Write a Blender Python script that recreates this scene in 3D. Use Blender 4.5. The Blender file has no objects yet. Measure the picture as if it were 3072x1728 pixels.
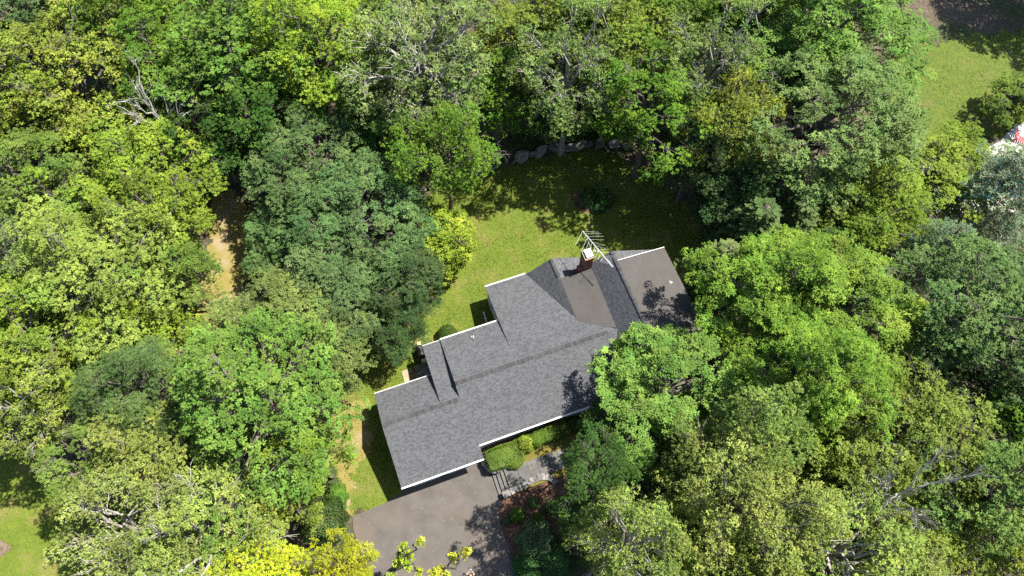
import bpy, bmesh, math, random
import numpy as np
from mathutils import Vector, Matrix

# ------------------------------------------------------------------ camera, sky, sun, exposure
scene = bpy.context.scene
COL = scene.collection
rng = random.Random(11)
TILT, DIST, FPX = 0.434, 75.0, 2132.0
SUN_AZ, SUN_EL = 0.36, math.radians(60)
cam_d = bpy.data.cameras.new('camera')
cam = bpy.data.objects.new('camera', cam_d)
COL.objects.link(cam)
cam_d.sensor_width = 36.0
cam_d.lens = FPX / 3072 * 36
cam_d.clip_start, cam_d.clip_end = 1.0, 2000.0
CAM = Vector((0, -math.sin(TILT) * DIST, math.cos(TILT) * DIST))
cam.location = CAM
cam.rotation_euler = (TILT, 0, 0)
scene.camera = cam
world = bpy.data.worlds.new('World')
scene.world = world
world.use_nodes = True
wn = world.node_tree
sky = wn.nodes.new('ShaderNodeTexSky')
sky.sky_type = 'NISHITA'
sky.sun_disc = False
sky.sun_elevation = SUN_EL
sky.sun_rotation = math.radians(90) - SUN_AZ
bg = wn.nodes['Background']
bg.inputs['Strength'].default_value = 0.076
wn.links.new(sky.outputs[0], bg.inputs[0])
sun_d = bpy.data.lights.new('sun', 'SUN')
sun_d.energy = 5.0
sun_d.angle = math.radians(0.53)
sun_d.color = (1.0, 0.945, 0.83)
sun = bpy.data.objects.new('sun', sun_d)
COL.objects.link(sun)
S = Vector((math.cos(SUN_AZ) * math.cos(SUN_EL), math.sin(SUN_AZ) * math.cos(SUN_EL), math.sin(SUN_EL)))
sun.rotation_euler = S.to_track_quat('Z', 'Y').to_euler()
sun.location = S * 200
scene.view_settings.view_transform = 'Standard'
scene.view_settings.look = 'None'
scene.view_settings.exposure = 1.48
scene.view_settings.gamma = 1.0
scene.view_settings.use_curve_mapping = False
scene.cycles.max_bounces = 6
scene.cycles.diffuse_bounces = 3
scene.cycles.transmission_bounces = 4
scene.cycles.use_denoising = False

# ------------------------------------------------------------------ where things stand
YAW, OX, OY = 0.342, -9.851, -21.078
CY, SY = math.cos(YAW), math.sin(YAW)


def at(px, py, z=0.0):
    """the point at height z on the ground plan, read off the survey picture (3072 wide)"""
    x, y = (px - 1536) / FPX, (864 - py) / FPX
    d = Vector((x, y * math.cos(TILT) + math.sin(TILT), y * math.sin(TILT) - math.cos(TILT)))
    return CAM + d * ((z - CAM.z) / d.z)


def hw(u, v, z=0.0):
    """house plan (along the ridge, across it) to world"""
    return Vector((OX + u * CY - v * SY, OY + u * SY + v * CY, z))


def huv(p):
    x, y = p[0] - OX, p[1] - OY
    return x * CY + y * SY, -x * SY + y * CY


def sst(a, b, x):
    t = min(1, max(0, (x - a) / (b - a)))
    return t * t * (3 - 2 * t)


def ground_z(x, y):
    u, v = huv((x, y))
    z = 0.95 * sst(31.9, 33.2, v + 0.4 * math.sin(u * 0.7)) * sst(-2, 6, u) * sst(52, 42, u)
    z += 0.65 * sst(14, 20, u) * sst(4.5, 2.5, v) * sst(-22, -4, v)
    return z


# ------------------------------------------------------------------ helpers
def tag(o, label=None, cat=None, group=None, kind=None):
    if label: o['label'] = label
    if cat: o['category'] = cat
    if group: o['group'] = group
    if kind: o['kind'] = kind
    return o


def link(name, me, mat=None, parent=None):
    o = bpy.data.objects.new(name, me)
    COL.objects.link(o)
    if mat is not None and me is not None and not me.materials:
        me.materials.append(mat)
    if parent is not None:
        o.parent = parent
    return o


def empty(name, loc=(0, 0, 0), rz=0.0, **k):
    o = bpy.data.objects.new(name, None)
    o.empty_display_size = 0.3
    COL.objects.link(o)
    o.location = loc
    o.rotation_euler = (0, 0, rz)
    return tag(o, **k)


def mesh_np(name, V, F4, tone=None, tone2=None):
    """quads from numpy"""
    V = np.asarray(V, np.float32); F4 = np.asarray(F4, np.int32)
    me = bpy.data.meshes.new(name)
    me.vertices.add(len(V)); me.vertices.foreach_set('co', V.ravel())
    n = len(F4)
    me.loops.add(n * 4); me.loops.foreach_set('vertex_index', F4.ravel())
    me.polygons.add(n)
    me.polygons.foreach_set('loop_start', np.arange(0, n * 4, 4, dtype=np.int32))
    me.polygons.foreach_set('loop_total', np.full(n, 4, np.int32))
    for nm, t in (('tone', tone), ('tone2', tone2)):
        if t is not None:
            a = me.attributes.new(nm, 'FLOAT', 'POINT')
            a.data.foreach_set('value', np.asarray(t, np.float32))
    me.update(calc_edges=True)
    return me


class MB:
    """collects shapes into one mesh"""
    def __init__(s):
        s.v, s.f, s.t = [], [], []

    def add(s, vs, fs, tone=0.5):
        o = len(s.v)
        s.v += [tuple(v) for v in vs]
        s.f += [tuple(i + o for i in f) for f in fs]
        s.t += [tone] * len(vs)

    def box(s, c, size, ax=None, tone=0.5, jit=0.0, top=1.0):
        """box centred c; ax = (X, Y, Z) unit axes; top scales the upper face"""
        X, Y, Z = ax or (Vector((1, 0, 0)), Vector((0, 1, 0)), Vector((0, 0, 1)))
        c = Vector(c); vs = []
        for dz in (-.5, .5):
            k = top if dz > 0 else 1.0
            for dx, dy in ((-.5, -.5), (.5, -.5), (.5, .5), (-.5, .5)):
                p = c + X * dx * size[0] * k + Y * dy * size[1] * k + Z * dz * size[2]
                if jit:
                    p += Vector((rng.uniform(-jit, jit), rng.uniform(-jit, jit), rng.uniform(-jit, jit)))
                vs.append(p)
        s.add(vs, [(3, 2, 1, 0), (4, 5, 6, 7), (0, 1, 5, 4), (1, 2, 6, 5), (2, 3, 7, 6), (3, 0, 4, 7)], tone)

    def tube(s, pts, rad, n=6, cap=True, tone=0.5):
        pts = [Vector(p) for p in pts]
        rads = rad if isinstance(rad, (list, tuple)) else [rad] * len(pts)
        rings = []
        ref = Vector((0.31, 0.2, 0.93))
        for i, p in enumerate(pts):
            t = (pts[min(i + 1, len(pts) - 1)] - pts[max(i - 1, 0)])
            t = t.normalized() if t.length > 1e-9 else Vector((0, 0, 1))
            a = t.cross(ref)
            if a.length < 1e-3: a = t.cross(Vector((1, 0, 0)))
            a.normalize(); b = t.cross(a)
            rings.append([p + (a * math.cos(6.2832 * k / n) + b * math.sin(6.2832 * k / n)) * rads[i] for k in range(n)])
        vs = [v for r in rings for v in r]
        fs = [(i * n + k, i * n + (k + 1) % n, (i + 1) * n + (k + 1) % n, (i + 1) * n + k) for i in range(len(pts) - 1) for k in range(n)]
        if cap:
            fs += [tuple(reversed(range(n))), tuple(range((len(pts) - 1) * n, len(pts) * n))]
        s.add(vs, fs, tone)

    def disc(s, c, r0, r1, h, n=16, tone=0.5):
        s.tube([Vector(c), Vector(c) + Vector((0, 0, h))], [r0, r1], n, True, tone)

    def mesh(s, name, smooth=False):
        me = bpy.data.meshes.new(name)
        me.from_pydata(s.v, [], s.f)
        a = me.attributes.new('tone', 'FLOAT', 'POINT')
        a.data.foreach_set('value', np.asarray(s.t, np.float32))
        if smooth:
            me.polygons.foreach_set('use_smooth', [True] * len(me.polygons))
        me.update()
        return me

    def build(s, name, mat, parent=None, smooth=False):
        return link(name, s.mesh(name, smooth), mat, parent)


# ------------------------------------------------------------------ materials
def mat(name, base, rough=0.8, var=0.25, scale=3.0, col2=None, bump=0.0, bscale=30.0, tone=0.0, spec=0.3, detail=6.0, metal=0.0, scale2=None, col3=None, s2rng=(0.45, 0.62), rng1=(0.35, 0.65), nrough=0.62):
    """principled with noise-mixed colours (world-sized), optional second patch layer, tone attribute and bump"""
    m = bpy.data.materials.new(name); m.use_nodes = True
    nt = m.node_tree; N = nt.nodes; L = nt.links
    p = N['Principled BSDF']
    p.inputs['Roughness'].default_value = rough
    p.inputs['Specular IOR Level'].default_value = spec
    p.inputs['Metallic'].default_value = metal
    g = N.new('ShaderNodeNewGeometry')
    nz = N.new('ShaderNodeTexNoise'); nz.inputs['Scale'].default_value = scale; nz.inputs['Detail'].default_value = detail
    nz.inputs['Roughness'].default_value = nrough
    L.new(g.outputs['Position'], nz.inputs['Vector'])
    r = N.new('ShaderNodeMapRange'); r.inputs[1].default_value, r.inputs[2].default_value = rng1
    L.new(nz.outputs['Fac'], r.inputs[0])
    mx = N.new('ShaderNodeMix'); mx.data_type = 'RGBA'
    c2 = col2 or tuple(c * (1 - var) for c in base)
    c1 = base if col2 else tuple(c * (1 + var) for c in base)
    mx.inputs[6].default_value = (*c1, 1); mx.inputs[7].default_value = (*c2, 1)
    L.new(r.outputs[0], mx.inputs[0])
    out = mx.outputs[2]
    if col3:
        n2 = N.new('ShaderNodeTexNoise'); n2.inputs['Scale'].default_value = scale2 or scale * .2; n2.inputs['Detail'].default_value = 5
        L.new(g.outputs['Position'], n2.inputs['Vector'])
        r2 = N.new('ShaderNodeMapRange'); r2.inputs[1].default_value, r2.inputs[2].default_value = s2rng
        L.new(n2.outputs['Fac'], r2.inputs[0])
        m2 = N.new('ShaderNodeMix'); m2.data_type = 'RGBA'
        L.new(r2.outputs[0], m2.inputs[0]); L.new(out, m2.inputs[6]); m2.inputs[7].default_value = (*col3, 1)
        out = m2.outputs[2]
    if tone:
        a = N.new('ShaderNodeAttribute'); a.attribute_name = 'tone'
        r3 = N.new('ShaderNodeMapRange'); r3.inputs[3].default_value = 1 - tone; r3.inputs[4].default_value = 1 + tone
        L.new(a.outputs['Fac'], r3.inputs[0])
        v = N.new('ShaderNodeVectorMath'); v.operation = 'SCALE'
        L.new(out, v.inputs[0]); L.new(r3.outputs[0], v.inputs['Scale'])
        out = v.outputs[0]
    L.new(out, p.inputs['Base Color'])
    if bump:
        nb = N.new('ShaderNodeTexNoise'); nb.inputs['Scale'].default_value = bscale; nb.inputs['Detail'].default_value = 4
        L.new(g.outputs['Position'], nb.inputs['Vector'])
        b = N.new('ShaderNodeBump'); b.inputs['Strength'].default_value = bump; b.inputs['Distance'].default_value = 0.06
        L.new(nb.outputs['Fac'], b.inputs['Height']); L.new(b.outputs[0], p.inputs['Normal'])
    return m


def leaf_mat(name, trans=0.32, rough=0.5, spec=0.35, lo=0.55, hi=1.35):
    """leaf: colour of the plant (object colour) times a per-leaf tone, with light coming through"""
    m = bpy.data.materials.new(name); m.use_nodes = True
    nt = m.node_tree; N = nt.nodes; L = nt.links
    p = N['Principled BSDF']; out = N['Material Output']
    oi = N.new('ShaderNodeObjectInfo')
    a = N.new('ShaderNodeAttribute'); a.attribute_name = 'tone'
    a2 = N.new('ShaderNodeAttribute'); a2.attribute_name = 'tone2'
    hs = N.new('ShaderNodeHueSaturation')
    hs.inputs['Saturation'].default_value = 0.99
    r = N.new('ShaderNodeMapRange'); r.inputs[3].default_value = lo; r.inputs[4].default_value = hi
    r2 = N.new('ShaderNodeMapRange'); r2.inputs[3].default_value = 0.515; r2.inputs[4].default_value = 0.475
    L.new(a.outputs['Fac'], r.inputs[0]); L.new(a2.outputs['Fac'], r2.inputs[0])
    g = N.new('ShaderNodeNewGeometry')
    nz = N.new('ShaderNodeTexNoise'); nz.inputs['Scale'].default_value = 0.42; nz.inputs['Detail'].default_value = 4
    L.new(g.outputs['Position'], nz.inputs['Vector'])
    nv = N.new('ShaderNodeMapRange'); nv.inputs[1].default_value, nv.inputs[2].default_value = 0.3, 0.7
    nv.inputs[3].default_value, nv.inputs[4].default_value = 0.62, 1.36
    nh = N.new('ShaderNodeMapRange'); nh.inputs[1].default_value, nh.inputs[2].default_value = 0.3, 0.7
    nh.inputs[3].default_value, nh.inputs[4].default_value = 0.02, -0.022
    L.new(nz.outputs['Fac'], nv.inputs[0]); L.new(nz.outputs['Color'], nh.inputs[0])
    mv = N.new('ShaderNodeMath'); mv.operation = 'MULTIPLY'; L.new(r.outputs[0], mv.inputs[0]); L.new(nv.outputs[0], mv.inputs[1])
    mh = N.new('ShaderNodeMath'); mh.operation = 'ADD'; L.new(r2.outputs[0], mh.inputs[0]); L.new(nh.outputs[0], mh.inputs[1])
    L.new(mv.outputs[0], hs.inputs['Value']); L.new(mh.outputs[0], hs.inputs['Hue'])
    L.new(oi.outputs['Color'], hs.inputs['Color'])
    L.new(hs.outputs[0], p.inputs['Base Color'])
    p.inputs['Roughness'].default_value = rough
    p.inputs['Specular IOR Level'].default_value = spec
    t = N.new('ShaderNodeBsdfTranslucent')
    tc = N.new('ShaderNodeMix'); tc.data_type = 'RGBA'; tc.blend_type = 'MULTIPLY'; tc.inputs[0].default_value = 1
    L.new(hs.outputs[0], tc.inputs[6]); tc.inputs[7].default_value = (1.35, 1.4, 0.6, 1)
    L.new(tc.outputs[2], t.inputs['Color'])
    ms = N.new('ShaderNodeMixShader'); ms.inputs[0].default_value = trans
    L.new(p.outputs[0], ms.inputs[1]); L.new(t.outputs[0], ms.inputs[2]); L.new(ms.outputs[0], out.inputs[0])
    return m


M_LEAF = leaf_mat('leaf_green', trans=0.29, spec=0.06, rough=0.6, lo=0.5, hi=1.9)
M_WAXY = leaf_mat('leaf_waxy', trans=0.22, rough=0.5, spec=0.14, lo=.5, hi=1.5)
M_NEEDLE = leaf_mat('needle_green', trans=0.15, rough=0.6, spec=0.15, lo=0.5, hi=1.6)
M_BARK = mat('bark_grey', (0.12, 0.105, 0.088), 0.9, 0.35, 4, bump=0.6, bscale=14)
M_PALE = mat('bark_pale', (0.27, 0.255, 0.225), 0.85, 0.3, 3, bump=0.4, bscale=14)
M_DEAD = mat('bark_bleached', (0.34, 0.325, 0.295), 0.85, 0.2, 3, bump=0.4, bscale=14)
M_FLOOR = mat('leaf_litter', (0.078, 0.060, 0.042), 0.95, 0.4, 2.2, col3=(0.035, 0.05, 0.016), scale2=0.16, bump=1.0, bscale=9)
M_ROOF = mat('roof_shingle', (0.079, 0.082, 0.091), 0.9, 0.05, 0.9, tone=0.26, bump=0.25, bscale=60, spec=0.2)
M_CAPS = mat('ridge_shingle', (0.050, 0.049, 0.052), 0.9, 0.12, 1.2, tone=0.35, bump=0.25, bscale=60, spec=0.2)
M_DECK = mat('roof_deck', (0.05, 0.05, 0.055), 0.95, 0.1, 2)
M_MEMB = mat('roof_membrane', (0.064, 0.060, 0.058), 0.85, 0.07, 1.3, bump=0.12, bscale=40, tone=0.025, spec=0.25, col3=(0.060, 0.052, 0.048), scale2=0.45, s2rng=(0.5, 0.75))
M_WHITE = mat('white_trim', (0.70, 0.70, 0.685), 0.55, 0.12, 1.1)
M_SIDING = mat('grey_siding', (0.52, 0.52, 0.51), 0.75, 0.08, 1.0)
M_BROWN = mat('brown_trim', (0.05, 0.043, 0.036), 0.6, 0.1, 2)
M_GLASS = mat('window_glass', (0.03, 0.035, 0.04), 0.08, 0.1, 1, spec=0.8)
M_ALU = mat('aluminium', (0.55, 0.56, 0.58), 0.4, 0.15, 5, metal=0.5)
M_BRICK = mat('red_brick', (0.21, 0.095, 0.065), 0.9, 0.25, 5, tone=0.35, bump=0.4, bscale=30)
M_MORTAR = mat('mortar', (0.30, 0.26, 0.23), 0.95, 0.15, 8)
M_ASPH = mat('driveway_asphalt', (0.088, 0.079, 0.073), 0.92, 0.13, 0.7, bump=0.3, bscale=55, spec=0.2, col3=(0.108, 0.086, 0.071), scale2=0.23, s2rng=(0.52, 0.75))
M_LAWN = mat('lawn_grass', (0.118, 0.148, 0.022), 0.9, 0.3, 0.8, col2=(0.066, 0.105, 0.014), bump=1.0, bscale=16, detail=12, nrough=.82, col3=(0.165, 0.135, 0.05), scale2=0.42, s2rng=(0.5, 0.74), spec=0.15)
M_LAWNC = mat('lawn_cool', (0.105, 0.135, 0.026), 0.9, 0.3, 0.8, col2=(0.062, 0.098, 0.017), bump=1.0, bscale=16, detail=12, nrough=.82, col3=(0.13, 0.115, 0.048), scale2=0.3, s2rng=(0.52, 0.75), spec=0.15)
M_DRY = mat('dry_lawn', (0.235, 0.178, 0.068), 0.92, 0.3, 0.9, col2=(0.155, 0.145, 0.036), bump=1.0, bscale=16, detail=12, nrough=.8, col3=(0.26, 0.205, 0.135), scale2=0.4, s2rng=(0.5, 0.7), spec=0.1)
M_MULCH = mat('red_mulch', (0.105, 0.056, 0.038), 0.95, 0.3, 2.5, bump=1.2, bscale=20, col3=(0.19, 0.105, 0.070), scale2=1.1, s2rng=(0.55, 0.75), detail=10)
M_STONE = mat('field_stone', (0.165, 0.15, 0.13), 0.9, 0.3, 2.5, tone=0.4, bump=0.6, bscale=14)
M_WSTONE = mat('wall_stone', (0.145, 0.136, 0.126), 0.9, 0.35, 5, tone=0.4, bump=0.6, bscale=18, col3=(0.10, 0.10, 0.095), scale2=2.2, s2rng=(0.5, 0.6))
M_FLAG = mat('flagstone', (0.088, 0.087, 0.085), 0.9, 0.14, 1.6, tone=0.2, bump=0.3, bscale=20, col3=(0.15, 0.128, 0.105), scale2=1.2, s2rng=(0.55, 0.8))
M_PATIO = mat('patio_flagstone', (0.25, 0.205, 0.145), 0.9, 0.1, 1.6, tone=0.15, bump=0.3, bscale=20)
M_TERR = mat('pale_paving', (0.56, 0.51, 0.45), 0.85, 0.08, 1.5, tone=0.12, bump=0.1)
M_POOLW = mat('pool_water', (0.025, 0.14, 0.175), 0.08, 0.1, 0.8, spec=0.5)
M_BLACK = mat('black_cover', (0.012, 0.012, 0.013), 0.5, 0.2, 3)
M_RED = mat('red_plastic', (0.55, 0.035, 0.045), 0.4, 0.1, 3)
M_TAN = mat('tan_wood', (0.55, 0.42, 0.28), 0.7, 0.15, 4)
M_BLUE = mat('blue_plastic', (0.05, 0.18, 0.5), 0.35, 0.1, 3)
M_GREY = mat('grey_fabric', (0.22, 0.24, 0.26), 0.8, 0.15, 3)
M_LGREY = mat('pale_grey_plastic', (0.5, 0.53, 0.54), 0.6, 0.1, 3)
M_PIPE = mat('white_pipe', (0.62, 0.68, 0.70), 0.45, 0.05, 3)
M_SKIN = mat('skin', (0.52, 0.30, 0.21), 0.55, 0.08, 6)
M_HAIR = mat('dark_hair', (0.025, 0.015, 0.010), 0.5, 0.2, 12)
M_SHIRT = mat('dark_top', (0.03, 0.028, 0.03), 0.85, 0.2, 8)
M_SHORT = mat('blue_shorts', (0.05, 0.07, 0.12), 0.85, 0.2, 8)

def crack(m, scale, width, dark, warp=1.2):
    nt = m.node_tree; N = nt.nodes; L = nt.links; p = N['Principled BSDF']
    src = p.inputs['Base Color'].links[0].from_socket
    g = N.new('ShaderNodeNewGeometry'); nz = N.new('ShaderNodeTexNoise'); nz.inputs['Scale'].default_value = .5; nz.inputs['Detail'].default_value = 6
    L.new(g.outputs['Position'], nz.inputs['Vector'])
    sc = N.new('ShaderNodeVectorMath'); sc.operation = 'SCALE'; sc.inputs['Scale'].default_value = warp * 3; L.new(nz.outputs['Color'], sc.inputs[0])
    ad = N.new('ShaderNodeVectorMath'); ad.operation = 'ADD'; L.new(g.outputs['Position'], ad.inputs[0]); L.new(sc.outputs[0], ad.inputs[1])
    v = N.new('ShaderNodeTexVoronoi'); v.feature = 'DISTANCE_TO_EDGE'; v.inputs['Scale'].default_value = scale; L.new(ad.outputs[0], v.inputs['Vector'])
    r = N.new('ShaderNodeMapRange'); r.inputs[1].default_value = width * .3; r.inputs[2].default_value = width; r.inputs[3].default_value = dark; r.inputs[4].default_value = 1
    L.new(v.outputs['Distance'], r.inputs[0])
    m2 = N.new('ShaderNodeVectorMath'); m2.operation = 'SCALE'; L.new(src, m2.inputs[0]); L.new(r.outputs[0], m2.inputs['Scale'])
    L.new(m2.outputs[0], p.inputs['Base Color'])


crack(M_ASPH, .085, .006, .86)
crack(M_MEMB, .22, .006, .86, .5)


# ------------------------------------------------------------------ ground
def inside(poly, x, y):
    c = False; n = len(poly); j = n - 1
    for i in range(n):
        xi, yi = poly[i][0], poly[i][1]; xj, yj = poly[j][0], poly[j][1]
        if (yi > y) != (yj > y) and x < (xj - xi) * (y - yi) / (yj - yi) + xi:
            c = not c
        j = i
    return c


def grid_patch(name, poly, step, zf, m, kind='structure', ragged=0.0):
    xs = [p[0] for p in poly]; ys = [p[1] for p in poly]
    x0, y0 = min(xs), min(ys)
    nx, ny = int((max(xs) - x0) / step) + 2, int((max(ys) - y0) / step) + 2
    idx, V, F = {}, [], []

    def vid(i, j):
        k = (i, j)
        if k not in idx:
            idx[k] = len(V)
            x, y = x0 + i * step, y0 + j * step
            V.append((x, y, zf(x, y)))
        return idx[k]
    for i in range(nx):
        for j in range(ny):
            x, y = x0 + (i + .5) * step, y0 + (j + .5) * step
            if ragged:
                x2 = x + ragged * (math.sin(y * 1.7 + 1) + .6 * math.sin(y * 4.1)); y2 = y + ragged * (math.sin(x * 1.9) + .6 * math.sin(x * 4.7 + 2))
                x2 += rng.uniform(-ragged, ragged) * .5; y2 += rng.uniform(-ragged, ragged) * .5
            else:
                x2, y2 = x, y
            if inside(poly, x2, y2):
                F.append((vid(i, j), vid(i + 1, j), vid(i + 1, j + 1), vid(i, j + 1)))
    me = mesh_np(name, V, F)
    me.polygons.foreach_set('use_smooth', [True] * len(me.polygons))
    return tag(link(name, me, m), kind=kind)


def sheet(name, poly, z, m, thick=0.0, kind='structure', parent=None):
    b = MB(); n = len(poly)
    top = [(p[0], p[1], z) for p in poly]
    if thick:
        b.add(top + [(p[0], p[1], z - thick) for p in poly], [tuple(range(n)), tuple(reversed(range(n, 2 * n)))] + [(i + n, (i + 1) % n + n, (i + 1) % n, i) for i in range(n)])
    else:
        b.add(top, [tuple(range(n))])
    o = b.build(name, m, parent)
    return tag(o, kind=kind) if kind else o


big = [(-160, -110), (160, -110), (160, 150), (-160, 150)]
grid_patch('ground', big, 1.0, lambda x, y: ground_z(x, y) - 0.06 + 0.03 * math.sin(x * 1.3) * math.sin(y * 1.1), M_FLOOR)

PX = lambda L, z=0.0: [tuple(at(x, y, z))[:2] for x, y in L]
back_lawn = PX([(1057, 1549), (1000, 1400), (985, 1280), (1010, 1130), (1060, 1000), (1130, 850), (1200, 680), (1290, 580), (1380, 545), (1445, 518), (1560, 484), (1625, 468), (1720, 452), (1800, 446), (1960, 520), (2080, 640), (2180, 800), (2210, 1000), (2160, 1130), (2000, 1200), (1500, 1300), (1440, 1400), (1155, 1513)])
grid_patch('lawn', back_lawn, 0.25, lambda x, y: 0.0, M_LAWN, ragged=0.22)
trail = PX([(590, 950), (600, 860), (630, 780), (618, 700), (615, 640), (650, 575), (690, 560), (740, 620), (760, 700), (740, 860), (760, 960), (680, 1000)])
grid_patch('path', trail, 0.25, lambda x, y: ground_z(x, y) + 0.0, M_DRY, ragged=0.3)
near_drive = PX([(1010, 1400), (985, 1290), (1010, 1200), (1085, 1195), (1110, 1260), (1108, 1390), (1045, 1420), (1062, 1545), (1040, 1545)])
grid_patch('worn_grass', near_drive, 0.2, lambda x, y: 0.016, M_DRY, ragged=0.35)
nb_lawn = PX([(2660, 180), (2760, 135), (2900, 110), (3072, 90), (3300, 80), (3350, 330), (3100, 380), (3000, 400), (2900, 460), (2700, 460), (2640, 330)])
grid_patch('neighbour_lawn', nb_lawn, 0.4, lambda x, y: 0.0, M_LAWNC, ragged=0.5)
low_lawn = PX([(-150, 1380), (0, 1370), (90, 1330), (190, 1380), (230, 1500), (330, 1640), (360, 1760), (100, 1900), (-200, 1850)])
grid_patch('side_lawn', low_lawn, 0.3, lambda x, y: 0.0, M_LAWN, ragged=0.4)

drive = PX([(1057, 1549), (1104, 1530), (1160, 1508)]) + [tuple(hw(u, v))[:2] for u, v in ((0.4, .5), (0.4, 8.5), (7.3, 8.5), (7.3, 0.6), (7.85, 0.2), (7.75, -.6), (8.0, -1.0), (8.25, -3.35))] + \
    PX([(1497, 1520), (1489, 1545), (1493, 1565), (1505, 1600), (1520, 1640), (1540, 1700), (1560, 1790), (1600, 1990), (1240, 1990), (1110, 1740), (1080, 1650), (1060, 1590)])
sheet('driveway', drive, 0.022, M_ASPH)

# raised front yard between the house and the stone walls
terr = [(7.95, 1.85), (7.85, 0.6), (7.95, -.25), (8.4, -.62), (9.62, -.72), (9.62, -3.45), (13.5, -3.5), (22, -3.6), (24, -1), (24, 1.85)]
sheet('front_yard', [tuple(hw(*p))[:2] for p in terr], 0.70, mat('front_lawn', (0.15, 0.12, 0.03), 0.92, 0.3, 0.8, col2=(0.09, 0.09, 0.02), bump=1.0, bscale=16, detail=10, spec=0.1), thick=0.72)
front_bed = [(7.98, 1.8), (7.9, 0.6), (8.0, -.2), (8.45, -.58), (9.6, -.5), (10.6, .1), (11.5, .3), (13.5, .25), (16.5, .4), (16.5, 1.82)]
sheet('mulch_bed', [tuple(hw(*p))[:2] for p in front_bed], 0.712, M_MULCH)


def bed_z(x, y):
    u, v = huv((x, y))
    return 0.03 + 0.05 * sst(7.5, 9, u) + .55 * sst(9, 15, u)


slope_bed = PX([(1500, 1508), (1494, 1545), (1498, 1565), (1510, 1600), (1525, 1640), (1532, 1668), (1600, 1690), (1700, 1720), (1760, 1640), (1760, 1430), (1660, 1425), (1600, 1448), (1515, 1500)])
grid_patch('mulch_slope', slope_bed, 0.15, bed_z, M_MULCH)
island = [(at(1783, 602).x + 2.45 * math.cos(a) * (1 + .06 * math.sin(3 * a)), at(1783, 602).y + 1.65 * math.sin(a) * (1 + .08 * math.sin(2 * a + 1))) for a in [k * 6.2832 / 40 for k in range(40)]]
sheet('island_bed', island, 0.03, M_MULCH, thick=0.05)


# ------------------------------------------------------------------ house
HOUSE = empty('house', hw(12, 6, 0), YAW, label='long grey shingled house with stepped gable roofs in the woodland clearing', cat='house')
HI = (Matrix.Translation(hw(12, 6, 0)) @ Matrix.Rotation(YAW, 4, 'Z')).inverted()
HL = lambda u, v, z: Vector((u - 12, v - 6, z))          # house plan to house-local
ZE, MS = 3.173, 0.303
zfront = lambda u, v: ZE + MS * v
ZG, ZM = zfront(0, 5.53), zfront(0, 6.91)
zgback = lambda u, v: ZG - (ZG - 3.348) / (9.106 - 5.53) * (v - 5.53)
zs2 = lambda u, v: ZG - (ZG - 3.591) / (12.07 - 5.53) * (v - 5.53)
zs3 = lambda u, v: ZM - (ZM - 3.721) / (12.07 - 6.91) * (v - 6.91)
Z8 = zs3(0, 8.67)
zs4 = lambda u, v: Z8 - (Z8 - 3.167) / (16.2 - 8.67) * (v - 8.67)
ZL, UL = 4.60, 20.4
zll = lambda u, v: ZL - (UL - u) * .53
zlr = lambda u, v: ZL - (u - UL) * .40
UR, ZR = 25.8, 6.62
zrl = lambda u, v: ZR - (UR - u) * .60
zrr = lambda u, v: ZR - (u - UR) * .52
zhip = lambda u, v: ZR - (3.3 - v) * .60


def shingles(poly, zf, along, parent, seed, m=None, exposure=0.143):
    """courses of single shingles over a roof slope; along 'u' or 'v' is the direction of the courses"""
    R = random.Random(seed)
    V, F, T = [], [], []
    P2 = [(p[0], p[1]) if along == 'u' else (p[1], p[0]) for p in poly]      # (a, b)
    zz = (lambda a, b: zf(a, b)) if along == 'u' else (lambda a, b: zf(b, a))
    b0, b1 = min(p[1] for p in P2), max(p[1] for p in P2)
    g = (zz(P2[0][0], b0 + 1) - zz(P2[0][0], b0))
    up = 1 if g > 0 else -1
    step = exposure / math.sqrt(1 + g * g)
    nrow = int((b1 - b0) / step) + 1
    for r in range(nrow):
        lo = b0 + r * step if up > 0 else b1 - r * step
        hi = lo + up * step
        mid = (lo + hi) / 2
        if not b0 <= mid <= b1: continue
        xs = []
        for i in range(len(P2)):
            (x1, y1), (x2, y2) = P2[i], P2[(i + 1) % len(P2)]
            if (y1 > mid) != (y2 > mid):
                xs.append(x1 + (x2 - x1) * (mid - y1) / (y2 - y1))
        xs.sort()
        hi = min(max(hi, b0), b1)
        for k in range(0, len(xs) - 1, 2):
            a, e = xs[k], xs[k + 1]
            row = R.uniform(-.05, .05)
            x = a - R.uniform(0, .2)
            while x < e:
                w = R.choice((.12, .15, .18, .22, .27)) * R.uniform(.9, 1.1)
                c0, c1 = max(x, a), min(x + w, e)
                x += w
                if c1 - c0 < .02: continue
                dark = R.random() < .38
                t = .010 if dark else .018
                t += R.uniform(0, .003)
                n = len(V)
                V += [(c0, lo, zz(c0, lo) + t), (c1, lo, zz(c1, lo) + t), (c1, hi, zz(c1, hi) + .004), (c0, hi, zz(c0, hi) + .004), (c0, lo, zz(c0, lo) - .002), (c1, lo, zz(c1, lo) - .002)]
                F += [(n, n + 1, n + 2, n + 3), (n + 4, n + 5, n + 1, n)]
                tn = (R.uniform(.02, .42) if dark else R.uniform(.45, .9)) + row
                T += [min(1, max(0, tn))] * 6
    V = [HL(*((p[0], p[1]) if along == 'u' else (p[1], p[0])), p[2]) for p in V]
    me = mesh_np('shingles', [tuple(v) for v in V], F, T)
    return tag(link('shingles', me, m or M_ROOF, parent), kind='stuff')


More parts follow.
